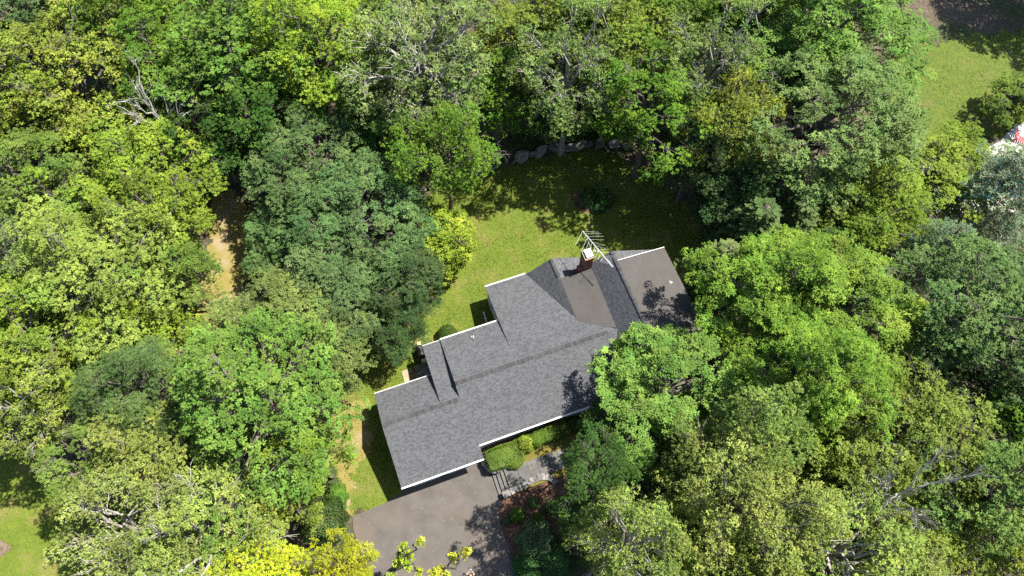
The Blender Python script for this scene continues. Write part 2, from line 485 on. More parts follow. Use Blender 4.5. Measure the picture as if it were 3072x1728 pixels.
def inset(poly, d):
    A = sum(poly[i][0] * poly[(i + 1) % len(poly)][1] - poly[(i + 1) % len(poly)][0] * poly[i][1] for i in range(len(poly)))
    s = 1 if A > 0 else -1
    out = []
    n = len(poly)
    for i in range(n):
        p0, p1, p2 = Vector(poly[i - 1]), Vector(poly[i]), Vector(poly[(i + 1) % n])
        d1, d2 = (p1 - p0).normalized(), (p2 - p1).normalized()
        n1, n2 = Vector((-d1.y, d1.x)) * s, Vector((-d2.y, d2.x)) * s
        k = (n1 + n2)
        k = k / max(.3, (1 + n1.dot(n2)))
        out.append(tuple(p1 + k * d))
    return out


def prism(poly, ztop, zbot):
    b = MB(); n = len(poly)
    b.add([HL(p[0], p[1], ztop(*p)) for p in poly] + [HL(p[0], p[1], zbot(*p)) for p in poly],
          [tuple(range(n)), tuple(reversed(range(n, 2 * n)))] + [(i, (i + 1) % n, (i + 1) % n + n, i + n) for i in range(n)])
    return b


def slope(poly, zf, along, seed, wall=0.42, fascia=True, floor=0.0, wall_poly=None):
    rs = prism(poly, lambda u, v: zf(u, v) - .006, lambda u, v: zf(u, v) - .05).build('roof_slope', M_DECK, HOUSE)
    shingles(poly, zf, along, rs, seed)
    if fascia:
        prism(inset(poly, .006), lambda u, v: zf(u, v) - .054, lambda u, v: zf(u, v) - .20).build('fascia', M_WHITE, rs)
    if wall:
        prism(wall_poly or inset(poly, wall), lambda u, v: zf(u, v) - .12, lambda u, v: floor).build('wall', M_SIDING, HOUSE)
    return rs


def gutter(u0, v0, z0, u1, v1, z1, w=0.125, out=(0, -1)):
    a, e = HL(u0, v0, z0), HL(u1, v1, z1)
    o = Vector((out[0], out[1], 0)).normalized()
    b = MB(); X = (e - a).normalized(); Y = o; Z = X.cross(Y)
    if Z.z < 0: Z = -Z
    c = (a + e) / 2 + o * w * .5; ln = (e - a).length
    b.box(c - Z * .10, (ln, w, .012), (X, Y, Z))
    for s in (-1, 1):
        b.box(c + Y * s * w * .5 - Z * .05, (ln, .022, .115), (X, Y, Z))
    for s in (-1, 1):
        b.box(c + X * s * ln * .5 - Z * .05, (.02, w, .11), (X, Y, Z))
    for k in range(int(ln / .8)):
        b.box(c + X * (-ln / 2 + .4 + k * .8), (.03, w, .012), (X, Y, Z))
    return b.build('gutter', M_WHITE, HOUSE)


front_g = [(0, 0), (7.73, 0), (7.73, 5.53), (0, 5.53)]
front_m = [(7.73, 1.23), (20.35, 1.23), (23.5, 6.6), (23.5, 6.91), (7.374, 6.91), (7.374, 5.53), (7.73, 5.53)]
slope(front_g, zfront, 'u', 1)
slope(front_m, zfront, 'u', 2, wall_poly=[(7.8, 1.5), (19.9, 1.5), (22.9, 6.6), (7.8, 6.6)])
slope([(0, 5.53), (5.57, 5.53), (5.57, 9.106), (0, 9.106)], zgback, 'u', 3)
slope([(5.57, 5.53), (7.374, 5.53), (7.374, 12.06), (5.57, 12.06)], zs2, 'u', 4, wall_poly=[(5.62, 5.6), (7.4, 5.6), (7.4, 11.65), (5.62, 11.65)])
slope([(7.374, 6.91), (23.4, 6.91), (21.0, 9.2), (13.357, 8.67), (13.357, 12.07), (7.374, 12.07)], zs3, 'u', 5, wall_poly=[(7.42, 7), (20, 7), (20, 8.7), (13.4, 8.7), (13.4, 11.65), (7.42, 11.65)])
slope([(13.357, 8.66), (20.38, 8.66), (20.38, 9.6), (17.72, 16.2), (13.357, 16.2)], zs4, 'u', 6, wall_poly=[(13.42, 8.7), (20, 8.7), (17.6, 15.8), (13.42, 15.8)])
slope([(17.7, 16.15), (20.4, 9.4), (20.4, 16.3)], zll, 'v', 7, wall_poly=[(17.9, 15.8), (20.3, 9.9), (20.4, 15.9)])
slope([(20.4, 9.4), (23.4, 9.4), (23.4, 16.1), (20.4, 16.3)], zlr, 'v', 8, wall_poly=[(20.4, 9.4), (22.9, 9.4), (22.9, 15.8), (20.4, 15.9)])
rl = [(25.8, 3.3), (25.8, 14.15), (22.6, 14.1), (22.6, 8), (23.5, 6.91), (20.6, 1.6), (20.6, -1.9)]
slope(rl, zrl, 'v', 9, wall_poly=[(25.7, 3.2), (25.7, 13.8), (22.9, 13.8), (22.9, 8), (23.4, 6.8), (21.1, 1.5), (21.1, -1.3)])
slope([(25.8, 3.3), (31.2, -1.9), (31.2, 14.0), (25.8, 14.15)], zrr, 'v', 10, wall_poly=[(25.8, 3.0), (30.7, -1.3), (30.7, 13.6), (25.8, 13.8)])
slope([(20.6, -1.9), (31.2, -1.9), (25.8, 3.3)], zhip, 'u', 11, wall_poly=[(21.1, -1.4), (30.7, -1.4), (25.8, 3.0)])


def ridge(p0, p1, seed, w=.36, e=.145):
    """overlapping cap shingles along a ridge or hip"""
    R = random.Random(seed)
    a, c = HL(*p0), HL(*p1); X = (c - a).normalized(); ln = (c - a).length
    Y = X.cross(Vector((0, 0, 1))).normalized(); Z = Y.cross(X)
    b = MB()
    for k in range(int(ln / e)):
        s = a + X * (k * e); t = s + X * e * 1.02; w2 = w * R.uniform(.93, 1.05) / 2; dn = Z * -.055
        h0, h1 = Z * (.085 + R.uniform(0, .008)), Z * .066
        vs = [s - Y * w2 + dn + h0, s + h0, s + Y * w2 + dn + h0, t + Y * w2 + dn + h1, t + h1, t - Y * w2 + dn + h1, s - Y * w2 + dn, s + Y * w2 + dn, s]
        b.add(vs, [(0, 1, 4, 5), (1, 2, 3, 4), (6, 8, 1, 0), (8, 7, 2, 1)], R.uniform(.1, .9))
    return tag(b.build('ridge_cap', M_CAPS, HOUSE), kind='stuff')


ridge((0.02, 5.53, ZG), (7.36, 5.53, ZG), 21)
ridge((7.4, 6.91, ZM), (22.5, 6.91, ZM), 22)
ridge((20.4, 16.28, ZL), (20.4, 13.98, ZL), 23)
ridge((25.8, 14.13, ZR), (25.8, 3.3, ZR), 24)
ridge((25.8, 3.3, ZR), (20.7, -1.8, 3.53), 25)

gutter(0, 0, ZE - .02, 7.73, 0, ZE - .02)
gutter(7.74, 1.23, zfront(0, 1.23) - .02, 20.3, 1.23, zfront(0, 1.23) - .02)
gutter(7.40, 12.07, 3.70, 13.3, 12.07, 3.70, out=(0, 1))
gutter(13.38, 16.2, 3.15, 17.7, 16.2, 3.15, out=(0, 1))
gutter(5.6, 12.06, 3.575, 7.36, 12.06, 3.575, w=.07, out=(0, 1))
gutter(0.02, 9.106, 3.33, 5.55, 9.106, 3.33, w=.07, out=(0, 1))


def flat_roof(u0, u1, v0, v1, zf, nu, nv, edge=.14, cut=None, skip=()):
    """low roof of lapped membrane sheets over a board edge; cut(u, v) trims corners"""
    cut = cut or (lambda u, v: (u, v))
    poly = [cut(u0, v0), cut(u1, v0), cut(u1, v1), cut(u0, v1)]
    fr = prism(poly, lambda u, v: zf(u, v) - .012, lambda u, v: zf(u, v) - edge).build('flat_roof', M_BROWN, HOUSE)
    for i in range(nu):
        for j in range(nv):
            a0, a1 = i / nu, (i + 1) / nu; o = .5 * (i % 2) / nv
            b0, b1 = max(0, j / nv - o), min(1, (j + 1) / nv - o) if j < nv - 1 else 1
            q = []
            for s, t in ((a0, b0), (a1, b0), (a1, b1), (a0, b1)):
                l = Vector(poly[0]).lerp(Vector(poly[1]), s); h = Vector(poly[3]).lerp(Vector(poly[2]), s)
                q.append(tuple(l.lerp(h, t)))
            q = inset(q, .003)
            b = prism(q, lambda u, v: zf(u, v) + rng.uniform(0, .003), lambda u, v: zf(u, v) - .008)
            b.t = [rng.random()] * len(b.v)
            b.build('roof_sheet', M_MEMB, fr)
    return fr


zcr = lambda u, v: 4.62 + (u - 20.4) * .215 + .012
flat_roof(20.42, 23.55, 8.75, 13.93, zcr, 3, 4, .30, cut=lambda u, v: ((23.5, 7.0) if u > 22 else (20.38, 8.85)) if v < 9 else ((23.62, 13.55) if u > 22 else (20.42, 13.93)))
zad = lambda u, v: 6.52 - (u - 26.0) * .09
flat_roof(26.0, 31.05, 2.6, 13.0, zad, 3, 3, .22)
add = prism([(26.25, 2.9), (30.75, 2.9), (30.75, 12.7), (26.25, 12.7)], lambda u, v: zad(u, v) - .2, lambda u, v: 0.0).build('wall', M_SIDING, HOUSE)
b = MB()
for s in (0, .16):
    b.box((HL(25.93 - s * .55, 2.6, 6.58) + HL(25.93 - s * .55, 13.0, 6.58)) / 2 - Vector((0, 0, s * .4)), (.05, 10.4, .07))
b.build('drip_edge', M_BROWN, HOUSE)
b = MB(); b.box((HL(26.0, 13.05, 6.51) + HL(31.05, 13.05, 6.06)) / 2, ((HL(26.0, 13.05, 6.51) - HL(31.05, 13.05, 6.06)).length, .05, .12), (Vector((1, 0, -.09)).normalized(), Vector((0, 1, 0)), Vector((.09, 0, 1)).normalized()))
b.build('fascia', M_WHITE, HOUSE)
zpo = lambda u, v: 3.05
flat_roof(28.6, 31.3, 1.2, 2.75, lambda u, v: 4.3 - .05 * (u - 28), 2, 1, .2)
b = MB(); b.box(HL(31.37, 1.75, 4.12), (.13, 1.15, .11)); b.build('gutter', M_WHITE, HOUSE)

# vents
for (u, v, z) in ((10.42, 11.17, zs3(0, 11.17)), (30.01, 9.33, zad(30, 9))):
    b = MB(); c = HL(u, v, z)
    b.box(c + Vector((0, 0, .012)), (.24, .24, .025)); b.disc(c, .09, .06, .12, 12)
    vb = b.build('vent_pipe', M_WHITE, HOUSE)
    b = MB(); b.tube([c + Vector((0, 0, .1)), c + Vector((0, 0, .30))], [.05, .045], 10)
    b.build('pipe', M_BROWN, vb)

# chimney
chz0, chz1 = 0.0, 7.35
cc = at(1763, 764, chz1); cu, cv = huv(cc)
W, Dp = .86, 1.0
b = MB(); b.box(HL(cu, cv, (chz1) / 2), (W, Dp, chz1)); ch = b.build('chimney', M_MORTAR, HOUSE)
b = MB(); R = random.Random(5); row = 0
z = 3.2
while z < chz1 + .01:
    grow = .045 if z > chz1 - .28 else 0.0
    for face in range(4):
        L_ = (W if face % 2 == 0 else Dp) + 2 * grow; n = int(round(L_ / .215)); bw = L_ / n
        for k in range(-1, n):
            o = (.5 if row % 2 else 0)
            x0, x1 = max(0, (k + o) * bw) - L_ / 2, min(n, (k + o + 1)) * bw - L_ / 2
            if x1 - x0 < .03: continue
            t = (x0 + x1) / 2; dep = .02 + grow + R.uniform(0, .006)
            d = (W, Dp)[1 - face % 2] / 2
            c = [(t, -Dp / 2 - dep / 2 + .004), (W / 2 + dep / 2 - .004, t), (t, Dp / 2 + dep / 2 - .004), (-W / 2 - dep / 2 + .004, t)][face]
            sz = (x1 - x0 - .012, dep, .058) if face % 2 == 0 else (dep, x1 - x0 - .012, .058)
            b.box(HL(cu + c[0], cv + c[1], z), sz, tone=R.random())
    z += .072; row += 1
tag(b.build('bricks', M_BRICK, ch), kind='stuff')
b = MB(); b.box(HL(cu - .62, cv - .1, 2.6), (.5, .7, 5.2), top=.9); b.build('chimney_shoulder', M_BRICK, ch)
b = MB(); b.box(HL(cu, cv, chz1 + .045), (W + .06, Dp + .06, .07)); b.build('crown_slab', M_MORTAR, ch)
for sx in (-1, 1):
    for sy in (-1, 1):
        b = MB(); b.box(HL(cu + .07 + sx * .26, cv - .0 + sy * .34, chz1 + .17), (.09, .09, .2)); b.build('cap_post', M_BRICK, ch)
b = MB(); b.box(HL(cu + .07, cv + .0, chz1 + .30), (.66, .86, .06)); b.build('chimney_cap', mat('white_cap', (.85, .85, .84), .6, .03, 2), ch)

# windows, doors
def window(u, v, z, w, h, face, n=2):
    """face: 'f' front (-v), 'b' back, 'l' left (-u), 'r' right"""
    X = Vector((1, 0, 0)) if face in 'fb' else Vector((0, 1, 0))
    Y = Vector({'f': (0, -1, 0), 'b': (0, 1, 0), 'l': (-1, 0, 0), 'r': (1, 0, 0)}[face]); Z = Vector((0, 0, 1))
    c = HL(u, v, z); f = MB()
    for s in (-1, 1):
        f.box(c + X * s * w / 2 + Y * .03, (.08, .07, h + .08), (X, Y, Z)); f.box(c + Z * s * h / 2 + Y * .034, (w - .08, .06, .08), (X, Y, Z))
    for k in range(1, n):
        f.box(c + X * (-w / 2 + w * k / n) + Y * .03, (.045, .05, h - .08), (X, Y, Z))
    fo = f.build('window', M_WHITE, HOUSE)
    for k in range(n):
        g = MB(); g.box(c + X * (-w / 2 + w * (k + .5) / n) + Y * .012, (w / n - .05, .02, h - .08), (X, Y, Z)); g.build('pane', M_GLASS, fo)


for u in (9.6, 12.0, 17.2):
    window(u, 1.5, 2.3, 1.7, 1.2, 'f')
window(10.5, 11.65, 2.0, 1.6, 1.1, 'b'); window(15.5, 15.8, 1.8, 1.8, 1.2, 'b'); window(6.5, 11.65, 1.9, .9, 1.1, 'b')
window(0.42, 6.2, 2.0, .9, .9, 'l'); window(30.75, 8.0, 4.9, 1.6, 1.1, 'r'); window(13.42, 14.2, 2.0, 1.1, 1.3, 'l', 1)
for u in (2.15, 5.55):
    d = MB()
    for k in range(4):
        d.box(HL(u, .39, .30 + .57 * k), (2.6, .05, .54))
    d.build('garage_door', M_WHITE, HOUSE)
d = MB(); d.box(HL(14.7, 1.47, 1.72), (.95, .06, 2.03)); dd = d.build('door', mat('front_door', (.25, .05, .04), .5, .1, 3), HOUSE)
d = MB(); d.disc(HL(14.35, 1.40, 1.7), .04, .04, .06); d.build('handle', M_ALU, dd)
for u in (12.9, 17.9):
    b = MB(); b.box(HL(u, 1.44, 2.75), (.12, .12, .24)); b.build('wall_lamp', M_LGREY, HOUSE)
# downspout and the thin rail under the rear eave
b = MB(); b.tube([HL(12.95, 11.9, 3.55), HL(12.95, 11.75, 3.3), HL(12.95, 11.72, .25), HL(12.95, 11.9, .12)], .05, 4); b.build('downspout', M_PIPE, HOUSE)
#, HL(12.62, 13.1, 3.0), HL(12.62, 14.3, 3.0), HL(12.85, 14.4, 2.95)], .028, 6); b.build('wall_rail', M_LGREY, HOUSE)

# downspout extension lying on the grass
p0, p1 = at(1465, 985, .12), at(1451, 938, .1)
b = MB(); X = (p1 - p0).normalized(); Y = X.cross(Vector((0, 0, 1))).normalized(); Z = Y.cross(X)
b.box((p0 + p1) / 2, ((p1 - p0).length, .10, .12), (X, Y, Z)); b.box(p1, (.16, .18, .14), (X, Y, Z)); b.box(p0.lerp(p1, .62), (.2, .17, .13), (X, Y, Z))
tag(b.build('drain_pipe', M_PIPE), 'pale blue white drain pipe lying in the shaded grass behind the house', 'pipe')

# ------------------------------------------------------------------ television antenna on a mast beside the chimney
AZ = 8.15
zq = lambda x, y, dz=0.0: at(1700 + x / 9.056, 680 + y / 9.056, AZ + dz)
A0, A1 = zq(437, 125), zq(1255, 1095)
ANT = empty('antenna', at(1790, 803, 4.9), label='large white television antenna on a mast by the brick chimney', cat='antenna')
AI = Matrix.Translation(ANT.location).inverted()
la = lambda p: AI @ Vector(p)
b = MB(); X = (A1 - A0).normalized()
b.tube([la(A0), la(A0.lerp(A1, .72))], .035, 8); b.tube([la(A0.lerp(A1, .72)), la(A1)], .03, 8)
b.build('boom', M_ALU, ANT)
mx = zq(850, 665)
b = MB(); b.tube([la((mx.x, mx.y, 4.9)), la((mx.x, mx.y, AZ + .25))], .026, 8); b.build('mast', M_ALU, ANT)
b = MB(); b.box(la((mx.x, mx.y, AZ - .02)), (.13, .13, .12)); b.build('mast_clamp', M_LGREY, ANT)
b = MB(); q = zq(775, 660, -.3); b.tube([la(q), la((mx.x, mx.y, AZ - .35))], .03, 6); b.disc(la(q) - Vector((0, 0, .05)), .07, .07, .1); b.build('signal_box', M_WHITE, ANT)
for (x0, y0, x1, y1) in ((455, 125, 875, 150), (525, 195, 945, 188), (580, 268, 1005, 262), (640, 345, 1020, 360), (715, 420, 1020, 514), (790, 520, 1060, 598), (860, 628, 1125, 622), (930, 700, 1178, 697),
                         (437, 125, 235, 490), (548, 320, 405, 650), (615, 385, 515, 640), (680, 450, 632, 600), (768, 560, 706, 705), (850, 680, 780, 840), (915, 740, 850, 900), (1000, 815, 922, 940)):
    b = MB(); b.tube([la(zq(x0, y0)), la(zq(x1, y1, .03))], .012, 5); b.build('element', M_ALU, ANT)
b = MB(); b.tube([la(zq(505, 225)), la(zq(560, 340, -.25)), la(zq(668, 590, -.15))], .02, 6); b.build('brace', M_ALU, ANT)
for k in range(7):
    f = .71 + .022 * k; p = A0.lerp(A1, f)
    s = X.cross(Vector((0, 0, 1)))
    for sg in (-1, 1):
        b = MB(); b.tube([la(p), la(p + (s * sg * (.78 - .07 * k) + X * .28) + Vector((0, 0, .22 * sg)))], .007, 4); b.build('reflector_rod', M_ALU, ANT)
for k in range(15):
    p = A0.lerp(A1, .83 + k * .0118); s = X.cross(Vector((0, 0, 1)))
    b = MB(); b.tube([la(p - s * .12), la(p + s * .12)], .008, 4); b.build('director', M_ALU, ANT)

# ------------------------------------------------------------------ stone walls, steps, walk
def stone_mesh(seed, sub=1):
    """a rounded irregular stone of unit size"""
    R = random.Random(seed); bm = bmesh.new()
    bmesh.ops.create_cube(bm, size=1.0)
    bmesh.ops.bevel(bm, geom=bm.edges[:], offset=.13, segments=1, affect='EDGES')
    for v in bm.verts:
        v.co += Vector((R.uniform(-.07, .07), R.uniform(-.07, .07), R.uniform(-.06, .06)))
    me = bpy.data.meshes.new('stone'); bm.to_mesh(me); bm.free()
    a = me.attributes.new('tone', 'FLOAT', 'POINT'); a.data.foreach_set('value', np.full(len(me.vertices), R.random(), np.float32))
    me.materials.append(M_WSTONE)
    return me


STONES = [stone_mesh(100 + k) for k in range(14)]


def path_pts(P, step):
    """evenly spaced points and directions along a smoothed polyline"""
    pts = [Vector(p) for p in P]; d = [0]
    dense = []
    for i in range(len(pts) - 1):
        p0, p1, p2, p3 = pts[max(i - 1, 0)], pts[i], pts[i + 1], pts[min(i + 2, len(pts) - 1)]
        for k in range(20):
            t = k / 20
            dense.append(.5 * ((2 * p1) + (p2 - p0) * t + (2 * p0 - 5 * p1 + 4 * p2 - p3) * t * t + (3 * p1 - p0 - 3 * p2 + p3) * t ** 3))
    dense.append(pts[-1])
    out = []; acc = step / 2
    for a, c in zip(dense, dense[1:]):
        L_ = (c - a).length
        while acc <= L_:
            out.append((a.lerp(c, acc / L_), (c - a).normalized())); acc += step
        acc -= L_
    return out


def stone_wall(P, name, label, z0, z1, width, ln=.42, course=.2):
    root = empty(name, P[0], label=label, cat='stone wall')
    root.location.z = z0
    n = max(1, round((z1 - z0) / course)); h = (z1 - z0) / n
    for r in range(n):
        last = r == n - 1
        pp = path_pts(P, ln * (1.15 if last else .9))
        for (p, d) in pp:
            nrm = Vector((-d.y, d.x, 0))
            for side in ((0,) if last or width < .3 else (-1, 1)):
                o = link('stone', rng.choice(STONES), None, root)
                w = width * (1.12 if side == 0 else .55)
                o.location = Vector((p.x, p.y, z0 + h * (r + .5))) + nrm * side * width * .24 - root.location + d * (rng.uniform(-.06, .06))
                o.rotation_euler = (rng.uniform(-.04, .04), rng.uniform(-.04, .04), math.atan2(d.y, d.x) + rng.uniform(-.08, .08))
                o.scale = (ln * (1.22 if last else .98) * rng.uniform(.85, 1.1), w * rng.uniform(.92, 1.08), h * rng.uniform(.98, 1.12))
    return root


q = lambda L, z: [Vector(at(x, y, z)) for x, y in L]
stone_wall(q([(1449, 1368), (1453, 1385), (1460, 1398), (1472, 1408), (1488, 1411), (1507, 1403), (1525, 1394)], .8), 'garden_wall', 'curved pale stone wall around the clipped hedge by the garage', 0.0, .86, .45, .36)
stone_wall(q([(1509, 1487), (1535, 1474), (1562, 1461), (1590, 1446), (1612, 1435), (1630, 1430), (1646, 1431), (1656, 1436), (1668, 1448)], .8), 'garden_wall', 'long grey stone wall between the flagstone walk and the red mulch', 0.0, .90, .52, .34)
E_ = empty('stone_edging', at(1497, 1516), label='row of pale edging stones between the driveway and the red mulch', cat='edging')
for (p, d) in path_pts([Vector(at(x, y)) for x, y in ((1506, 1508), (1497, 1521), (1492, 1545), (1496, 1568), (1507, 1600), (1518, 1630), (1527, 1655), (1533, 1675))], .34):
    o = link('stone', rng.choice(STONES), None, E_); o.location = Vector((p.x, p.y, .05)) - E_.location
    o.rotation_euler = (0, 0, math.atan2(d.y, d.x) + rng.uniform(-.1, .1)); o.scale = (.32, .13 * rng.uniform(.8, 1.2), .14)

ST = empty('stone_steps', hw(8.1, -2.1, 0), YAW, label='four bluestone steps rising from the driveway to the walk', cat='steps')
for k in range(4):
    b = MB(); u0, u1 = 8.12 + .38 * k, 9.72
    b.box(Vector(((u0 + u1) / 2 - 8.1, 0, .178 * k + .066)), (u1 - u0 - .03, 2.36, .135)); b.build('riser', M_WSTONE, ST)
    b = MB(); b.box(Vector((u0 + .19 - 8.1, 0, .178 * k + .157)), (.42, 2.40, .045), jit=.008, tone=.35 + .2 * rng.random()); b.build('tread', M_FLAG, ST)
WK = empty('flagstone_walk', hw(9.6, -2, .70), YAW, label='bluestone walk of fitted flagstones from the steps to the front door', cat='walkway')
u = 9.62; col = 0
while u < 19.2:
    w = rng.choice((.6, .75, .9, 1.05)); cuts = [-2.86] + sorted(rng.uniform(-2.35, -1.45) for _ in range(1 if rng.random() < .45 else 2)) + [-1.12]
    if col == 0: cuts = [-3.2, -2.4, -1.6, -.95]; w = .8
    cuts = [cuts[0]] + [c for i, c in enumerate(cuts[1:-1]) if c - cuts[0] > .4] + [cuts[-1]]
    sh = .14 * max(0, u - 9.6) * 0
    for c0, c1 in zip(cuts, cuts[1:]):
        if c1 - c0 < .12: continue
        b = MB(); jl, jr = rng.uniform(-.05, .05), rng.uniform(-.05, .05)
        b.box(Vector((u + w / 2 - 9.6, (c0 + c1) / 2 + 2, .028)), (w - .03, c1 - c0 - .03, .04), jit=.012, tone=rng.random()); b.build('flagstone', M_FLAG, WK)
    u += w; col += 1

# patio stones behind the house
PT = empty('patio', at(1240, 1120), YAW, label='small tan flagstone patio in the corner behind the garage', cat='patio')
tiles = [((163, 1050), (500, 920), (560, 1120), (215, 1245)), ((222, 1250), (415, 1175), (480, 1345), (265, 1430)), ((430, 1130), (545, 1090), (595, 1235), (465, 1275)), ((480, 1290), (590, 1255), (610, 1300), (500, 1345)),
         ((540, 880), (800, 800), (860, 980), (640, 1060)), ((820, 790), (1020, 700), (1080, 890), (880, 950)), ((650, 1090), (870, 1010), (930, 1160), (720, 1260)), ((900, 980), (1120, 920), (1180, 1110), (960, 1160)), ((560, 1080), (630, 1070), (700, 1290), (620, 1310))]
Mi = (Matrix.Translation(PT.location) @ Matrix.Rotation(YAW, 4, 'Z')).inverted()
for t in tiles:
    pts = [Mi @ Vector(at(1190 + x / 11.15, 1020 + y / 11.15, .06)) for x, y in t]; n = 4; tn = rng.random()
    b = MB(); b.add([(p.x, p.y, .055) for p in pts] + [(p.x, p.y, -.02) for p in pts], [(3, 2, 1, 0), (4, 5, 6, 7), (0, 1, 5, 4), (1, 2, 6, 5), (2, 3, 7, 6), (3, 0, 4, 7)], tn); b.build('flagstone', M_PATIO, PT)

# grill by the back wall
GR = empty('grill', at(1268, 1064, 0), YAW, label='black covered barbecue grill with pale side shelves at the patio', cat='grill')
b = MB(); b.tube([(-.12, -.62, .78), (-.1, -.55, .98), (-.1, .55, .98), (-.12, .62, .78)], [.2, .34, .34, .2], 10); b.build('cover', M_BLACK, GR)
b = MB()
for sx in (-.3, .18):
    for sy in (-.5, .5): b.box((sx, sy, .42), (.05, .05, .84))
b.build('leg_frame', M_BLACK, GR)
for sy, m_ in ((.95, M_TAN), (-.92, M_TAN)):
    b = MB(); b.box((-.05, sy, .88), (.5, .4, .04)); b.build('side_shelf', m_, GR)
for sx in (-.34, .22):
    b = MB(); b.tube([(sx, -.56, .12), (sx + .05, -.56, .12)], .12, 12); b.build('wheel', M_BLACK, GR)
b = MB(); b.box(at(1274, 1053, .35), (.62, .9, .7), (Vector((CY, SY, 0)), Vector((-SY, CY, 0)), Vector((0, 0, 1)))); b2 = MB(); b2.box(at(1274, 1053, .72), (.68, .96, .05), (Vector((CY, SY, 0)), Vector((-SY, CY, 0)), Vector((0, 0, 1))))
st = empty('storage_box', at(1274, 1053, 0), label='white storage box against the back wall next to the grill', cat='box')
for bb, nm in ((b, 'body'), (b2, 'lid')):
    bb.v = [tuple(Vector(v) - st.location) for v in bb.v]; bb.build(nm, M_WHITE, st)


def lounger(name, loc, rz, label, mf, mc, back=.7):
    r = empty(name, loc, rz, label=label, cat='lounge chair')
    for s in (-1, 1):
        b = MB(); b.tube([(-.95, s * .3, .06), (-.85, s * .3, .34), (.35, s * .3, .34), (.85, s * .3, .34 + back)], .03, 6); b.build('side_rail', mf, r)
        b = MB(); b.tube([(.35, s * .3, .34), (.75, s * .3, .02)], .03, 6); b.build('leg', mf, r)
    for k in range(7):
        b = MB(); x = -.78 + k * .18; b.box((x, 0, .345), (.14, .58, .02)); b.build('seat_slat', mc, r)
    for k in range(5):
        b = MB(); t = (k + .5) / 5; b.box((.35 + .5 * t, 0, .35 + back * t), (.11, .58, .03)); b.build('back_slat', mc, r)
    return r


lounger('lounge_chair', at(1284, 1113, .05), YAW + .35, 'grey strapped lounge chair in the shade of the patio', M_LGREY, M_GREY)

# blue ball, boulders, rocks
bb = MB()
for i in range(8):
    pass
bm = bmesh.new(); bmesh.ops.create_icosphere(bm, subdivisions=3, radius=.15)
me = bpy.data.meshes.new('ball'); bm.to_mesh(me); bm.free(); me.polygons.foreach_set('use_smooth', [True] * len(me.polygons))
o = link('ball', me, M_BLUE); o.location = at(1067, 1357, .15); tag(o, 'small blue ball on the worn grass left of the garage', 'ball')


def boulder_mesh(seed, sharp=.22):
    R = random.Random(seed); bm = bmesh.new(); bmesh.ops.create_icosphere(bm, subdivisions=3, radius=.5)
    pl = [(Vector((R.gauss(0, 1), R.gauss(0, 1), R.gauss(0, .8))).normalized(), R.uniform(.19, .36)) for _ in range(13)]
    for v in bm.verts:
        for n_, d_ in pl:
            k = v.co.dot(n_) - d_
            if k > 0: v.co -= n_ * k * .93
        v.co *= 1 + R.uniform(-.02, .02)
    me = bpy.data.meshes.new('boulder'); bm.to_mesh(me); bm.free()
    a = me.attributes.new('tone', 'FLOAT', 'POINT'); a.data.foreach_set('value', np.full(len(me.vertices), R.random(), np.float32))
    me.materials.append(M_STONE)
    return me


BO = [boulder_mesh(200 + k) for k in range(9)]
BW = empty('boulder_wall', at(1600, 465), YAW, label='low wall of big grey boulders along the back of the lawn', cat='boulder wall')
Bi = (Matrix.Translation(BW.location) @ Matrix.Rotation(YAW, 4, 'Z')).inverted()
for k, (x, y, r) in enumerate(((1296, 560, 12), (1330, 550, 12), (1360, 540, 15), (1400, 525, 14), (1443, 509, 13), (1478, 496, 26), (1518, 481, 13), (1562, 471, 34), (1597, 463, 12), (1623, 456, 26), (1665, 444, 26), (1692, 445, 11), (1716, 440, 28), (1742, 436, 18), (1768, 432, 18), (1800, 430, 22), (1840, 432, 20), (1880, 440, 20), (1542, 486, 8), (1612, 470, 7), (1684, 455, 6))):
    s = r / 27.0; p = Bi @ Vector(at(x, y, .35 if r > 9 else .1))
    o = link('boulder', BO[k % 9], None, BW); o.location = p; o.rotation_euler = (rng.uniform(-.3, .3), rng.uniform(-.3, .3), rng.uniform(-.4, .4)); o.scale = (s * 2.6 * rng.uniform(.9, 1.15), s * 1.9 * rng.uniform(.8, 1.2), (1.4 if r > 9 else .6))
BC = empty('boulder_pile', at(1250, 565), label='cluster of tumbled brown boulders at the dark edge west of the lawn', cat='boulder pile')
for k, (x, y, r, z) in enumerate(((1260, 568, 16, .5), (1240, 562, 15, .5), (1222, 566, 9, .5), (1212, 578, 10, .4), (1228, 585, 13, .3), (1245, 592, 11, .25), (1236, 603, 9, .2), (1198, 577, 7, .3))):
    o = link('boulder', BO[(k + 3) % 9], None, BC); o.location = at(x, y, z) - BC.location; s = r / 20.0; o.scale = (s * 1.9, s * 1.7, 1.0); o.rotation_euler = (rng.uniform(-.4, .4), rng.uniform(-.4, .4), rng.uniform(0, 6))
for (x, y, r, lb) in ((1745, 580, 9, 'pale upright rock at the edge of the island flower bed'), (1788, 602, 10, 'grey pointed rock in the middle of the island flower bed')):
    o = link('rock', BO[2 if r == 9 else 5], None); o.location = at(x, y, .3); o.scale = (.8, .7, 1.1); tag(o, lb, 'rock')
rm_ = BO[4].copy(); rm_.materials.clear()
o = link('rock', rm_, mat('tan_rock', (0.12, 0.09, 0.062), .9, .35, 3, bump=.8, bscale=9)); o.location = at(4, 1645, .0); o.scale = (1.7, 2.4, .6); tag(o, 'tan rock outcrop at the edge of the side lawn', 'rock')

